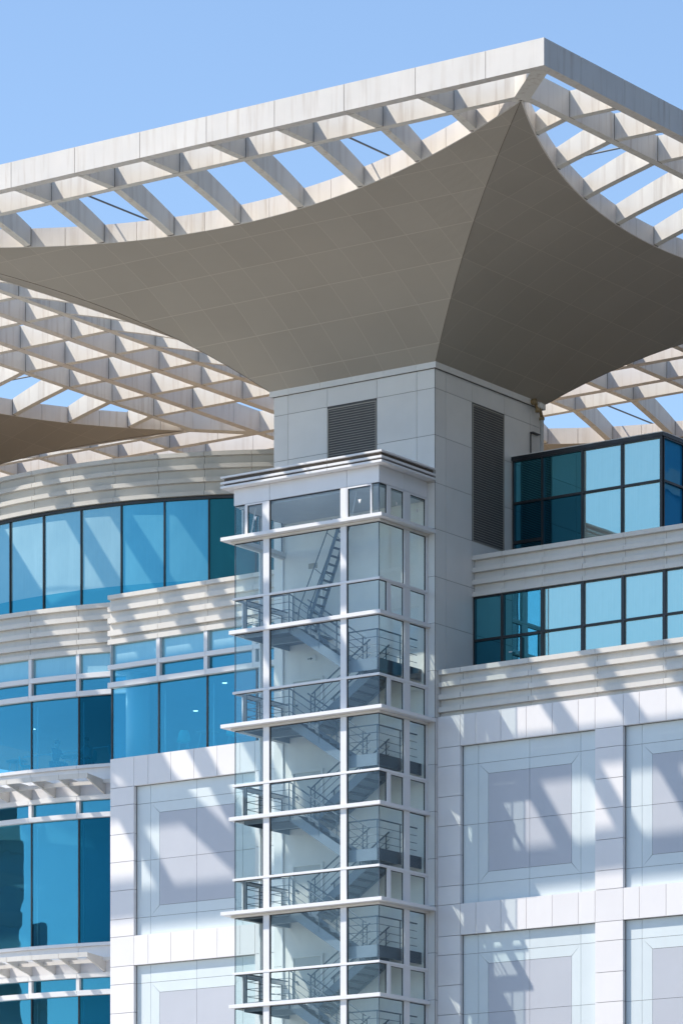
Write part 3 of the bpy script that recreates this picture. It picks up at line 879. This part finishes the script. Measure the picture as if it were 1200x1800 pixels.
# cafe room behind the glass
cafe = thing('cafe_room', (-10, 2, 25.3), 'blue lit cafe interior behind the curved front and glazed bay', 'room')
MB().box(-22, -10.2, -1.9, 12, 25.22, 25.32).box(-10.2, -3.2, -2.8, 12, 25.22, 25.32).build('room_floor', 'room_floor', cafe)
MB().box(-16, -10.4, -.35, -.32, 26.35, 26.39).build('guard_rail', 'marker', cafe)
MB().box(-22, -3.2, 12.0, 12.2, 25.32, 28.3).build('room_wall', 'room_wall', cafe)
MB().box(-22, -10.2, -1.7, 12.0, 28.30, 28.5).box(-10.2, -3.2, -2.6, 12.0, 28.30, 28.5).build('room_ceiling', 'room_wall', cafe)
t = thing('round_column', (-9.75, -1.9, 25.32), 'white round column standing just inside the glazed bay', 'column')
MB().tube([(-9.75, -1.9, 25.32), (-9.75, -1.9, 28.30)], 0.40, 28).build('shaft', 'marker', t, smooth=True)
MB().tube([(-9.75, -1.9, 25.32), (-9.75, -1.9, 25.44)], 0.43, 28).build('plinth', 'plaster', t, smooth=False)
# lower rooms of the drum: dark core set back
MB().pbox(Arc(*DC, 16.6), A0, A1, 0, .2, -ZC, 25.2).build('room_wall', 'room_wall', lo)
for zf in (19.3, 13.3): MB().pbox(Arc(*DC, 17.8), A0, A1, 0, 1.2, zf - .08, zf - .01).build('room_floor', 'room_floor', lo)

def downlight(x, y, z, lab):
    t = thing('ceiling_light', (x, y, z), lab, 'ceiling light', 'small round ceiling lights in the cafe')
    MB().tube([(x, y, z + .02), (x, y, z - .01)], 0.12, 16).build('trim', 'alu', t)
    MB().tube([(x, y, z - .012), (x, y, z - .02)], 0.085, 16).build('lamp', 'lamp', t)

# ------------------------------------------------------------------ cafe furniture and people
def table(x, y, z, label, r=.38):
    t = thing('cafe_table', (x, y, z), label, 'table', 'cafe tables')
    MB().tube([(x, y, z + .72), (x, y, z + .75)], r, 24).build('table_top', 'wood', t)
    for q in range(4):
        a = math.pi / 4 + q * math.pi / 2; c_, s_ = math.cos(a), math.sin(a)
        MB().tube([(x + c_ * r * .55, y + s_ * r * .55, z + .72), (x + c_ * r * .95, y + s_ * r * .95, z)], 0.016, 6).build('leg', 'alu', t)
    return t
def chair(x, y, z, rz, label):
    t = thing('shell_chair', (x, y, z), label, 'chair', 'turquoise shell chairs')
    c_, s_ = math.cos(rz), math.sin(rz)
    def P(u, v, w_): return (x + u * c_ - v * s_, y + u * s_ + v * c_, z + w_)
    # shell: seat curving up into back
    prof = [(.22, .44), (.1, .425), (-.08, .42), (-.18, .46), (-.225, .56), (-.245, .68), (-.25, .80)]
    wid = [.20, .22, .22, .22, .21, .19, .13]
    vs = []; fs = []; n = 6
    for off in (0, .02):
        for (u, h_), wd in zip(prof, wid):
            for i in range(n + 1):
                s = -1 + 2 * i / n
                vs.append(P(u + (.05 * s * s if h_ > .5 else 0), s * wd, h_ + (.05 * s * s if h_ <= .5 else 0) - off))
    R_ = len(prof) * (n + 1)
    for j in range(len(prof) - 1):
        for i in range(n):
            a = j * (n + 1) + i
            fs.append((a, a + 1, a + n + 2, a + n + 1)); fs.append((R_ + a, R_ + a + n + 1, R_ + a + n + 2, R_ + a + 1))
    MB().add(vs, fs).build('shell', 'turq', t, smooth=True)
    for su in (-1, 1):
        for sv in (-1, 1):
            MB().tube([P(su * .12, sv * .12, .42), P(su * .2, sv * .2, 0)], 0.012, 6).build('leg', 'alu', t)
    return t
def sitter(x, y, z, rz, label, cloth, lean=0.06, arm=0.25):
    """seated figure grown from a skinned skeleton"""
    t = thing('person', (x, y, z), label, 'person', 'people seated in the cafe')
    c_, s_ = math.cos(rz), math.sin(rz)
    J = {'pel': (0, 0, .50), 'wst': (.01, 0, .68), 'chs': (lean, 0, .90), 'nck': (lean + .02, 0, 1.05), 'hd0': (lean + .035, 0, 1.12), 'hd1': (lean + .05, 0, 1.24),
         'shl': (lean, .17, .98), 'ell': (lean + .12, .22, .74), 'wrl': (arm + .1, .12, .77), 'hnl': (arm + .19, .10, .78),
         'shr': (lean, -.17, .98), 'elr': (lean + .12, -.22, .74), 'wrr': (arm + .1, -.12, .77), 'hnr': (arm + .19, -.10, .78),
         'hil': (0, .09, .48), 'knl': (.40, .11, .50), 'anl': (.38, .11, .08), 'tol': (.52, .11, .04),
         'hir': (0, -.09, .48), 'knr': (.42, -.11, .50), 'anr': (.44, -.11, .08), 'tor': (.58, -.11, .04)}
    R_ = {'pel': .13, 'wst': .115, 'chs': .135, 'nck': .055, 'hd0': .075, 'hd1': .095, 'shl': .07, 'ell': .045, 'wrl': .03, 'hnl': .028, 'shr': .07, 'elr': .045, 'wrr': .03, 'hnr': .028,
          'hil': .10, 'knl': .065, 'anl': .04, 'tol': .035, 'hir': .10, 'knr': .065, 'anr': .04, 'tor': .035}
    E_ = [('pel', 'wst'), ('wst', 'chs'), ('chs', 'nck'), ('nck', 'hd0'), ('hd0', 'hd1'), ('chs', 'shl'), ('shl', 'ell'), ('ell', 'wrl'), ('wrl', 'hnl'),
          ('chs', 'shr'), ('shr', 'elr'), ('elr', 'wrr'), ('wrr', 'hnr'), ('pel', 'hil'), ('hil', 'knl'), ('knl', 'anl'), ('anl', 'tol'), ('pel', 'hir'), ('hir', 'knr'), ('knr', 'anr'), ('anr', 'tor')]
    ks = list(J)
    def skinned(name, keys, mat, grow=0.0, hands=False):
        idx = {k: i for i, k in enumerate(keys)}
        vs = [J[k] for k in keys]; rr = [R_[k] + grow for k in keys]
        es = [(idx[a], idx[b]) for a, b in E_ if a in idx and b in idx]
        if hands:
            for hn, sg in (('hnl', 1), ('hnr', -1)):
                hx, hy, hz = J[hn]
                for q, (dy, ln) in enumerate(((-.03, .065), (-.011, .08), (.009, .075), (.028, .055))):
                    i0 = len(vs)
                    vs += [(hx + .03, hy + dy, hz), (hx + .03 + ln * .6, hy + dy, hz - .005), (hx + .03 + ln, hy + dy, hz - .025)]
                    rr += [.010, .009, .008]; es += [(idx[hn], i0), (i0, i0 + 1), (i0 + 1, i0 + 2)]
                i0 = len(vs)
                vs += [(hx + .0, hy - sg * .045, hz), (hx + .035, hy - sg * .07, hz - .01)]; rr += [.011, .009]
                es += [(idx[hn], i0), (i0, i0 + 1)]
        me = bpy.data.meshes.new(name); me.from_pydata(vs, es, []); me.update()
        o = bpy.data.objects.new(name, me); COL.objects.link(o)
        o.modifiers.new('skin', 'SKIN').use_smooth_shade = True
        for i, r in enumerate(rr): me.skin_vertices[0].data[i].radius = (r, r)
        me.skin_vertices[0].data[0].use_root = True
        sb = o.modifiers.new('sub', 'SUBSURF'); sb.levels = 1; sb.render_levels = 2
        me.materials.append(M[mat])
        place(o, (x, y, z + ZC), t); o.rotation_euler = (0, 0, rz)
        return o
    skinned('body', ks, 'skin', hands=True)
    skinned('jacket', ['pel', 'wst', 'chs', 'shl', 'ell', 'wrl', 'shr', 'elr', 'wrr'], cloth, 0.014)
    skinned('trousers', ['pel', 'hil', 'knl', 'anl', 'hir', 'knr', 'anr'], 'cloth_dark', 0.016)
    hx = x + (lean + .04) * c_; hy = y + (lean + .04) * s_
    MB().sphere((hx - .012 * c_, hy - .012 * s_, z + 1.27), .105, .10, .085).build('hair', 'hair', t, smooth=True)
    fc = MB(); fx, fy = x + (lean + .145) * c_, y + (lean + .145) * s_
    fc.sphere((fx, fy, z + 1.20), .016, .012, .022, 8, 6); fc.build('nose', 'skin', t, smooth=True)
    return t

# ------------------------------------------------------------------ stair tower
XL, XR, YF = -2.776, 2.88, -5.87
YB = -H - 0.0
st = thing('stair_tower', (0, -4.5, -ZC), 'slim glass stair tower with white ledges in front of the near shaft', 'stair tower')
def ring(z0, z1, ov, name, mat='alu', depth=.45, split=(), inner=0.12, gap=.006):
    """three sided ledge overhanging by ov"""
    mb = MB(); x0, x1, y0 = XL - ov, XR + ov, YF - ov
    xs_ = [x0] + list(split) + [x1]
    for a, b in zip(xs_[:-1], xs_[1:]):
        mb.box(a + (gap if a != x0 else 0), b - (gap if b != x1 else 0), y0, YF + inner, z0, z1)
    mb.box(XR - inner, x1, YF + inner, YB - .002, z0, z1)
    mb.box(x0, XL + inner, YF + inner, YB - .002, z0, z1)
    return mb.build(name, mat, st, bevel=.005)
big = [31.262, 25.257, 19.244, 13.23, 7.22]
small = [28.280, 22.293, 16.271, 10.26, 4.25]
for z in big:
    ring(z - .115, z, .31, 'ledge'); ring(z - .19, z - .117, .07, 'ledge_soffit', 'fins')
for z in small: ring(z - .12, z, .12, 'ledge')
trans = [29.33, 26.32, 23.335, 20.318, 17.303, 14.3, 11.3, 8.3]
for z in trans: ring(z - .075, z, .035, 'transom', inner=.06)
# top cornice
sp_ = [-1.5, 1.1]
for z0, z1 in ((33.155, 33.215), (32.965, 33.04), (32.83, 32.905)): ring(z0, z1, .31, 'cornice_blade', split=sp_, inner=.05)
ring(33.041, 33.153, .22, 'cornice_core', 'seam_warm', inner=.3); ring(32.906, 32.963, .22, 'cornice_core', 'seam_warm', inner=.3)
MB().box(XL + .05, XR - .05, YF + .05, YB - .01, 33.05, 33.14).build('tower_roof', 'plaster', st)
MB().box(XL + .12, XR - .12, YF + .12, YB - .01, 32.2, 32.3).build('ceiling', 'grey_panel', st)
# head panels
hp = MB()
for a, b in ((XL, -1.6), (-1.364, 1.411), (1.641, XR)): hp.box(a + .006, b - .006, YF, YF + .05, 32.30, 32.825)
for a, b in ((-1.6, -1.364), (1.411, 1.641)): hp.box(a, b, YF - .012, YF + .04, 32.30, 32.825)
for a, b in ((YF + .055, -4.479), (-4.191, YB - .01)):
    hp.box(XR - .05, XR, a + .006, b - .006, 32.30, 32.825); hp.box(XL, XL + .05, a + .006, b - .006, 32.30, 32.825)
hp.box(XR - .05, XR + .012, -4.479, -4.191, 32.30, 32.825); hp.box(XL - .012, XL + .05, -4.479, -4.191, 32.30, 32.825)
hp.build('head_panel', 'alu', st)
# rows of glazing between horizontals
rows = [(31.264, 32.284, 'top')]
lv = sorted([(z, 'b') for z in big] + [(z, 's') for z in small] + [(z, 't') for z in trans], reverse=True)
for (za, ka), (zb, kb) in zip(lv[:-1], lv[1:]):
    topz = za - {'b': .19, 's': .12, 't': .075}[ka]
    rows.append((zb + .001, topz - .001, 'low' if ka == 't' else 'high'))
FM = [(-1.6, -1.364), (1.411, 1.641)]
SM = (-4.479, -4.191)
def pane(parent, path, u0, u1, z0, z1, inset=.03, sides=(1, 1)):
    trim = 'alu' if isinstance(path, SideLine) and path.g < 0 else 'black'
    f = MB(); tw = .024; a, b = tw * sides[0], tw * sides[1]
    if sides[0]: f.pbox(path, u0, u0 + tw, inset - .004, inset + .03, z0, z1)
    if sides[1]: f.pbox(path, u1 - tw, u1, inset - .004, inset + .03, z0, z1)
    f.pbox(path, u0 + a, u1 - b, inset - .004, inset + .03, z1 - tw, z1)
    o = f.build('window', trim, parent)
    MB().pbox(path, u0 + a, u1 - b, inset + .005, inset + .015, z0, z1 - tw).build('pane', 'clear', o)
    return o
def casement(parent, path, u0, u1, z0, z1, mark, side=1):
    f = MB(); a = .045
    f.pbox(path, u0, u0 + a, -.01, .05, z0, z1); f.pbox(path, u1 - a, u1, -.01, .05, z0, z1)
    f.pbox(path, u0 + a, u1 - a, -.01, .05, z0, z0 + .03); f.pbox(path, u0 + a, u1 - a, -.01, .05, z1 - a, z1)
    o = f.build('window', 'alu', parent)
    g_ = MB(); g_.pbox(path, u0 + a, u0 + a + .02, .02, .05, z0 + .03, z1 - a); g_.pbox(path, u1 - a - .02, u1 - a, .02, .05, z0 + .03, z1 - a)
    g_.pbox(path, u0 + a + .02, u1 - a - .02, .02, .05, z1 - a - .02, z1 - a)
    g_.build('gasket', 'black', o)
    MB().pbox(path, u0 + a + .02, u1 - a - .02, .03, .04, z0 + .03, z1 - a - .02).build('pane', 'clear', o)
    if mark:
        c = (u0 + u1) / 2; zc_ = z0 + (z1 - z0) * .52; s = .062
        pts = [path.at(c - s, .024), path.at(c + s, .024), path.at(c, .024), path.at(c - s, .02), path.at(c + s, .02), path.at(c, .02)]
        zz = [zc_ + .06, zc_ + .06, zc_ - .075] * 2
        MB().add([(p[0], p[1], z) for p, z in zip(pts, zz)], [(0, 1, 2), (5, 4, 3), (0, 3, 4, 1), (1, 4, 5, 2), (2, 5, 3, 0)]).build('rescue_mark', 'marker', o)
        # tilted stay seen behind the pane
        q0 = path.at(u0 + a + .06, .12); q1 = path.at(u0 + a + .17, .22)
        MB().tube([(q0[0], q0[1], z0 + .06), (q1[0], q1[1], z1 - .1)], .012, 6).build('stay', 'alu', o)
    return o
fp, rpth, lpth = Line(YF), SideLine(XR, 1), SideLine(XL, -1)
LOWLIM = 6.0
for (z0, z1, kind) in rows:
    if z1 < LOWLIM: continue
    # white mullions
    for a, b in FM: MB().box(a, b, YF - .02, YF + .10, z0, z1).build('mullion', 'alu', st)
    MB().box(XR - .10, XR + .02, SM[0], SM[1], z0, z1).build('mullion', 'alu', st)
    MB().box(XL - .02, XL + .10, SM[0], SM[1], z0, z1).build('mullion', 'alu', st)
    MB().box(XR - .06, XR + .015, YB - .075, YB - .003, z0, z1).build('mullion', 'alu', st)
    MB().box(XL - .015, XL + .06, YB - .075, YB - .003, z0, z1).build('mullion', 'alu', st)
    for cx_ in (XL + .028, XR - .028): MB().box(cx_ - .012, cx_ + .012, YF + .026, YF + .05, z0, z1).build('corner_seal', 'rail', st)
    if kind == 'top':
        MB().box(XL + .44, XL + .50, YF, YF + .05, z0, z1).build('mullion', 'alu', st)
        pane(st, fp, XL + .045, XL + .44, z0, z1, sides=(0, 0)); casement(st, fp, XL + .50, FM[0][0], z0, z1, True)
        pane(st, fp, FM[0][1], FM[1][0], z0, z1)
        casement(st, fp, FM[1][1], 2.60, z0, z1, True); pane(st, fp, 2.60, XR - .045, z0, z1, sides=(0, 0))
        for pth in (rpth, lpth):
            pane(st, pth, YF + .045, -5.433, z0, z1, sides=(0, 1)); MB().pbox(pth, -5.433, -5.275, -.005, .05, z0, z1).build('mullion', 'alu', st)
            casement(st, pth, -5.275, SM[0], z0, z1, True); casement(st, pth, SM[1], YB - .08, z0, z1, True)
    else:
        pane(st, fp, XL + .045, FM[0][0], z0, z1, sides=(0, 1)); pane(st, fp, FM[0][1], FM[1][0], z0, z1, sides=(1, 0)); pane(st, fp, FM[1][1], XR - .045, z0, z1, sides=(1, 0))
        for pth in (rpth, lpth):
            if kind == 'low':
                pane(st, pth, YF + .045, -5.433, z0, z1, sides=(0, 1)); MB().pbox(pth, -5.433, -5.275, -.005, .05, z0, z1).build('mullion', 'alu', st)
                casement(st, pth, -5.275, SM[0], z0, z1, False); casement(st, pth, SM[1], YB - .08, z0, z1, False)
            else:
                pane(st, pth, YF + .045, SM[0], z0, z1, sides=(0, 1)); pane(st, pth, SM[1], YB - .08, z0, z1, sides=(0, 1))
# back wall inside, with doors
MB().box(XL + .02, XR - .02, YB - .05, YB - .012, -ZC, 32.2).build('inner_wall', 'plaster', st)
LV = [28.26, 25.25, 22.27, 19.23, 16.26, 13.25, 10.25]
for i, z in enumerate(LV):
    d = MB().box(-2.30, -1.18, YB - .10, YB - .052, z, z + 1.75)
    fr = MB(); fr.box(-2.36, -2.28, YB - .12, YB - .051, z, z + 1.83); fr.box(-1.20, -1.12, YB - .12, YB - .051, z, z + 1.83); fr.box(-2.28, -1.20, YB - .12, YB - .051, z + 1.75, z + 1.83)
    o = fr.build('door', 'plaster', st); MB().box(-2.28, -1.20, YB - .085, YB - .053, z, z + 1.75).build('door_leaf', 'door', o)
    MB().box(-2.2, -2.14, YB - .14, YB - .085, z + .95, z + 1.0).build('handle', 'rail', o)
v = MB()
for q in range(5): v.box(-1.72, -1.38, YB - .075, YB - .052, 30.62 + q * .035, 30.64 + q * .035)
v.build('vent', 'louvre', st)
xs = MB().box(-1.82, -1.42, YB - .085, YB - .052, 27.60, 27.78).build('exit_sign', 'marker', st)
ar = MB().box(-1.74, -1.60, YB - .09, YB - .086, 27.675, 27.705)
ar.add([(-1.62, YB - .09, 27.74), (-1.62, YB - .09, 27.64), (-1.54, YB - .09, 27.69)], [(0, 1, 2)]).build('arrow', 'rail', xs)

def rails(mb, pts, zs_, r=.014):
    """handrail plus mid rails following pts (list of xyz at floor level)"""
    mb.tube([(x, y, z + 1.0) for x, y, z in pts], .024, 6)
    for h_ in (.28, .52, .76): mb.tube([(x, y, z + h_) for x, y, z in pts], .011, 5)
    for (x, y, z) in zs_: mb.tube([(x, y, z - .1), (x, y, z + 1.0)], .022, 6)
def storey(z, down=True, top=False):
    """left landing at z, flight down to the right landing at z-1.5, flight back down to z-3"""
    xl, xr = -.75, 1.52
    zr = z - 1.5; zl = z - 3.0
    F0, F1 = -5.62, -4.62; B0, B1 = -4.42, -3.32
    ld = MB().box(XL + .30, xl, F0 - .03, YB - .06, z - .05, z).build('landing', 'tread', st)
    e = MB().box(XL + .30, xl, F0 - .06, F0 - .03, z - .22, z + .08); e.box(XL + .27, XL + .30, F0 - .06, YB - .06, z - .22, z + .08); e.box(xl - .06, xl, F1, B0, z - .22, z + .0)
    e.box(XL + .35, xl, -4.5, -4.4, z - .25, z - .05)
    e.build('landing_edge', 'steel', ld)
    lr_ = MB(); rails(lr_, [(xl, F0, z), (XL + .32, F0, z), (XL + .32, YB - .2, z)], [(xl - .02, F0, z), (-1.6, F0, z), (XL + .32, F0, z), (XL + .32, -4.4, z)])
    lr_.build('railing', 'rail', ld)
    rd = MB().box(xr, XR - .22, F0 - .03, YB - .06, zr - .05, zr).build('landing', 'tread', st)
    e = MB().box(xr, XR - .22, F0 - .06, F0 - .03, zr - .28, zr + .10); e.box(xr, xr + .06, F1, B0, zr - .25, zr)
    e.build('landing_edge', 'steel', rd)
    MB().box(XR - .22, XR - .19, F0 - .06, YB - .06, zr - .28, zr + .10).build('side_edge', 'tread', rd)
    rr_ = MB(); rails(rr_, [(xr, F0, zr), (XR - .24, F0, zr), (XR - .24, YB - .25, zr)], [(xr + .02, F0, zr), (XR - .24, F0, zr), (XR - .24, -4.35, zr)])
    rr_.build('railing', 'rail', rd)
    n = 8
    def flight(x0, z0, x1, z1, y0, y1):
        tr = MB(); dx = (x1 - x0) / n; dz = (z1 - z0) / n; sg = 1 if dx > 0 else -1
        for i in range(n):
            xa = x0 + dx * i; xb = x0 + dx * (i + 1); zt_ = z0 + dz * (i + 1)
            tr.box(xa, xb, y0 + .03, y1 - .03, zt_ - .03, zt_)
            tr.box(xa, xa + sg * .015, y0 + .03, y1 - .03, zt_, zt_ - dz - .03)
        f_ = tr.build('stair_flight', 'tread', st)
        for yy in (y0, y1 - .025):
            s_ = MB(); h_ = .16
            s_.hexa([(x0, yy, z0 - .24), (x0, yy + .025, z0 - .24), (x0, yy + .025, z0 + .10), (x0, yy, z0 + .10)],
                    [(x1, yy, z1 - .24), (x1, yy + .025, z1 - .24), (x1, yy + .025, z1 + .10), (x1, yy, z1 + .10)])
            s_.build('stringer', 'steel', f_)
            q = MB(); xm = (x0 + x1) / 2; zm = (z0 + z1) / 2
            rails(q, [(x0, yy + .012, z0), (x1, yy + .012, z1)], [(x0 + .12 * sg, yy + .012, z0 - .08), (xm, yy + .012, zm), (x1 - .12 * sg, yy + .012, z1 + .08)])
            q.build('railing', 'rail', f_)
        sf = MB(); sf.hexa([(x0, y0 + .03, z0 - .15), (x0, y1 - .03, z0 - .15), (x0, y1 - .03, z0 - .14), (x0, y0 + .03, z0 - .14)],
                           [(x1, y0 + .03, z1 - .15), (x1, y1 - .03, z1 - .15), (x1, y1 - .03, z1 - .14), (x1, y0 + .03, z1 - .14)])
        sf.build('flight_soffit', 'steel', f_)
    flight(xl, z, xr, zr, F0, F1)
    flight(xr, zr, xl, zl, B0, B1)
for z in LV[:6]: storey(z)
# ship's ladder up to the roof hatch
ladder = MB()
p0 = Vector((-1.35, -3.75, 28.26)); p1 = Vector((0.15, -3.75, 32.0))
for yy in (-3.98, -3.48):
    ladder.bar((p0.x, yy, p0.z), (p1.x, yy, p1.z), .03, .11)
lo_ = ladder.build('ladder', 'rail', st)
rg = MB()
for i in range(1, 15):
    p = p0.lerp(p1, i / 15); rg.box(p.x - .07, p.x + .07, -3.965, -3.495, p.z - .015, p.z + .01)
rg.build('rung', 'tread', lo_)
hr = MB()
for yy in (-3.98, -3.48):
    hr.tube([(p0.x - .25, yy, p0.z + .5), (p0.x - .2, yy, p0.z + .95), (p1.x - .42, yy, p1.z - .1)], .02, 6)
    for s in (.2, .5, .8):
        p = p0.lerp(p1, s); hr.tube([(p.x, yy, p.z), (p.x - .33, yy, p.z + .25)], .012, 5)
hr.build('railing', 'rail', lo_)

# ------------------------------------------------------------------ neighbours across the square, mirrored in the blue glass; the long block is added to cut sky light
def office(cx, cy, wx, wy, h, rz, label, n=18):
    t = thing('office_tower', (cx, cy, -ZC), label, 'office tower', 'neighbouring towers mirrored in the glass')
    c_, s_ = math.cos(rz), math.sin(rz)
    def tr(mb):
        mb.v = [(cx + x * c_ - y * s_, cy + x * s_ + y * c_, z) for x, y, z in mb.v]; return mb
    tr(MB().box(-wx / 2, wx / 2, -wy / 2, wy / 2, -ZC, h)).build('tower_body', 'tower_glass', t)
    mb = MB()
    for i in range(n):
        z = 3 + (h - 4) * i / n; mb.box(-wx / 2 - .3, wx / 2 + .3, -wy / 2 - .3, wy / 2 + .3, z, z + (h - 4) / n * .38)
    tr(mb).build('floor_band', 'tower_stone', t)
    tr(MB().box(-wx * .3, wx * .3, -wy * .3, wy * .3, h, h + 1.5)).build('plant_room', 'tower_stone', t)
office(118, 50, 40, 240, 84, 0.0, 'added unseen office block cutting sky light on right-facing walls, mirrored in the penthouse panes')  # added out of view, sized to keep low sky light off right-facing walls
office(-197, -238, 66, 40, 68, 0.9, 'office tower across the square mirrored in the leftmost lower pane')
office(-157, -273, 9, 9, 62, 0.4, 'slender tower across the square mirrored beside the first mullion of the lower glass', 14)

# ------------------------------------------------------------------ furnish the cafe
CF = 25.32
table(-13.4, -.9, CF, 'cafe table between the two seated people in the curved front')
sitter(-14.05, -1.0, CF, 0.05, 'person in dark top seated left of the cafe table behind the curved glass', 'cloth_dark')
sitter(-12.7, -.85, CF, math.pi, 'person in pale top seated right of the cafe table behind the curved glass', 'cloth_pale')
chair(-12.45, -1.1, CF, math.pi + .3, 'turquoise chair beside the person in the pale top')
chair(-10.95, -1.6, CF, 0.4, 'turquoise chair behind the darkest pane beside the panelled wing')
table(-10.4, -1.1, CF, 'cafe table behind the darkest pane beside the panelled wing')
chair(-14.95, -1.5, CF, 0.6, 'turquoise chair behind the leftmost cafe pane')
table(-15.6, -1.2, CF, 'cafe table at the left edge of the photo')
chair(-7.6, -2.2, CF, 2.4, 'turquoise chair behind the middle pane of the glazed bay')
table(-6.9, -1.8, CF, 'cafe table behind the middle pane of the glazed bay')
chair(-5.5, -2.2, CF, 2.0, 'turquoise chair behind the bay pane next to the stair tower')
def from_photo(px, py, z):
    d = 7512.3 * z / (2657.3 - py); q = (px - 600) * d / 7512.3
    return 78.926 + q * .8184 - d * .5747, -116.213 + q * .5747 + d * .8184
for px, py, lab in ((250, 1217, 'ceiling light just right of the round column'), (344, 1249, 'ceiling light in the middle pane of the glazed bay'),
                    (395, 1200, 'ceiling light next to the stair tower'), (59, 1281, 'ceiling light above the two seated people')):
    x, y = from_photo(px, py, 28.28)
    downlight(x, min(y, 11.5), 28.28, lab)
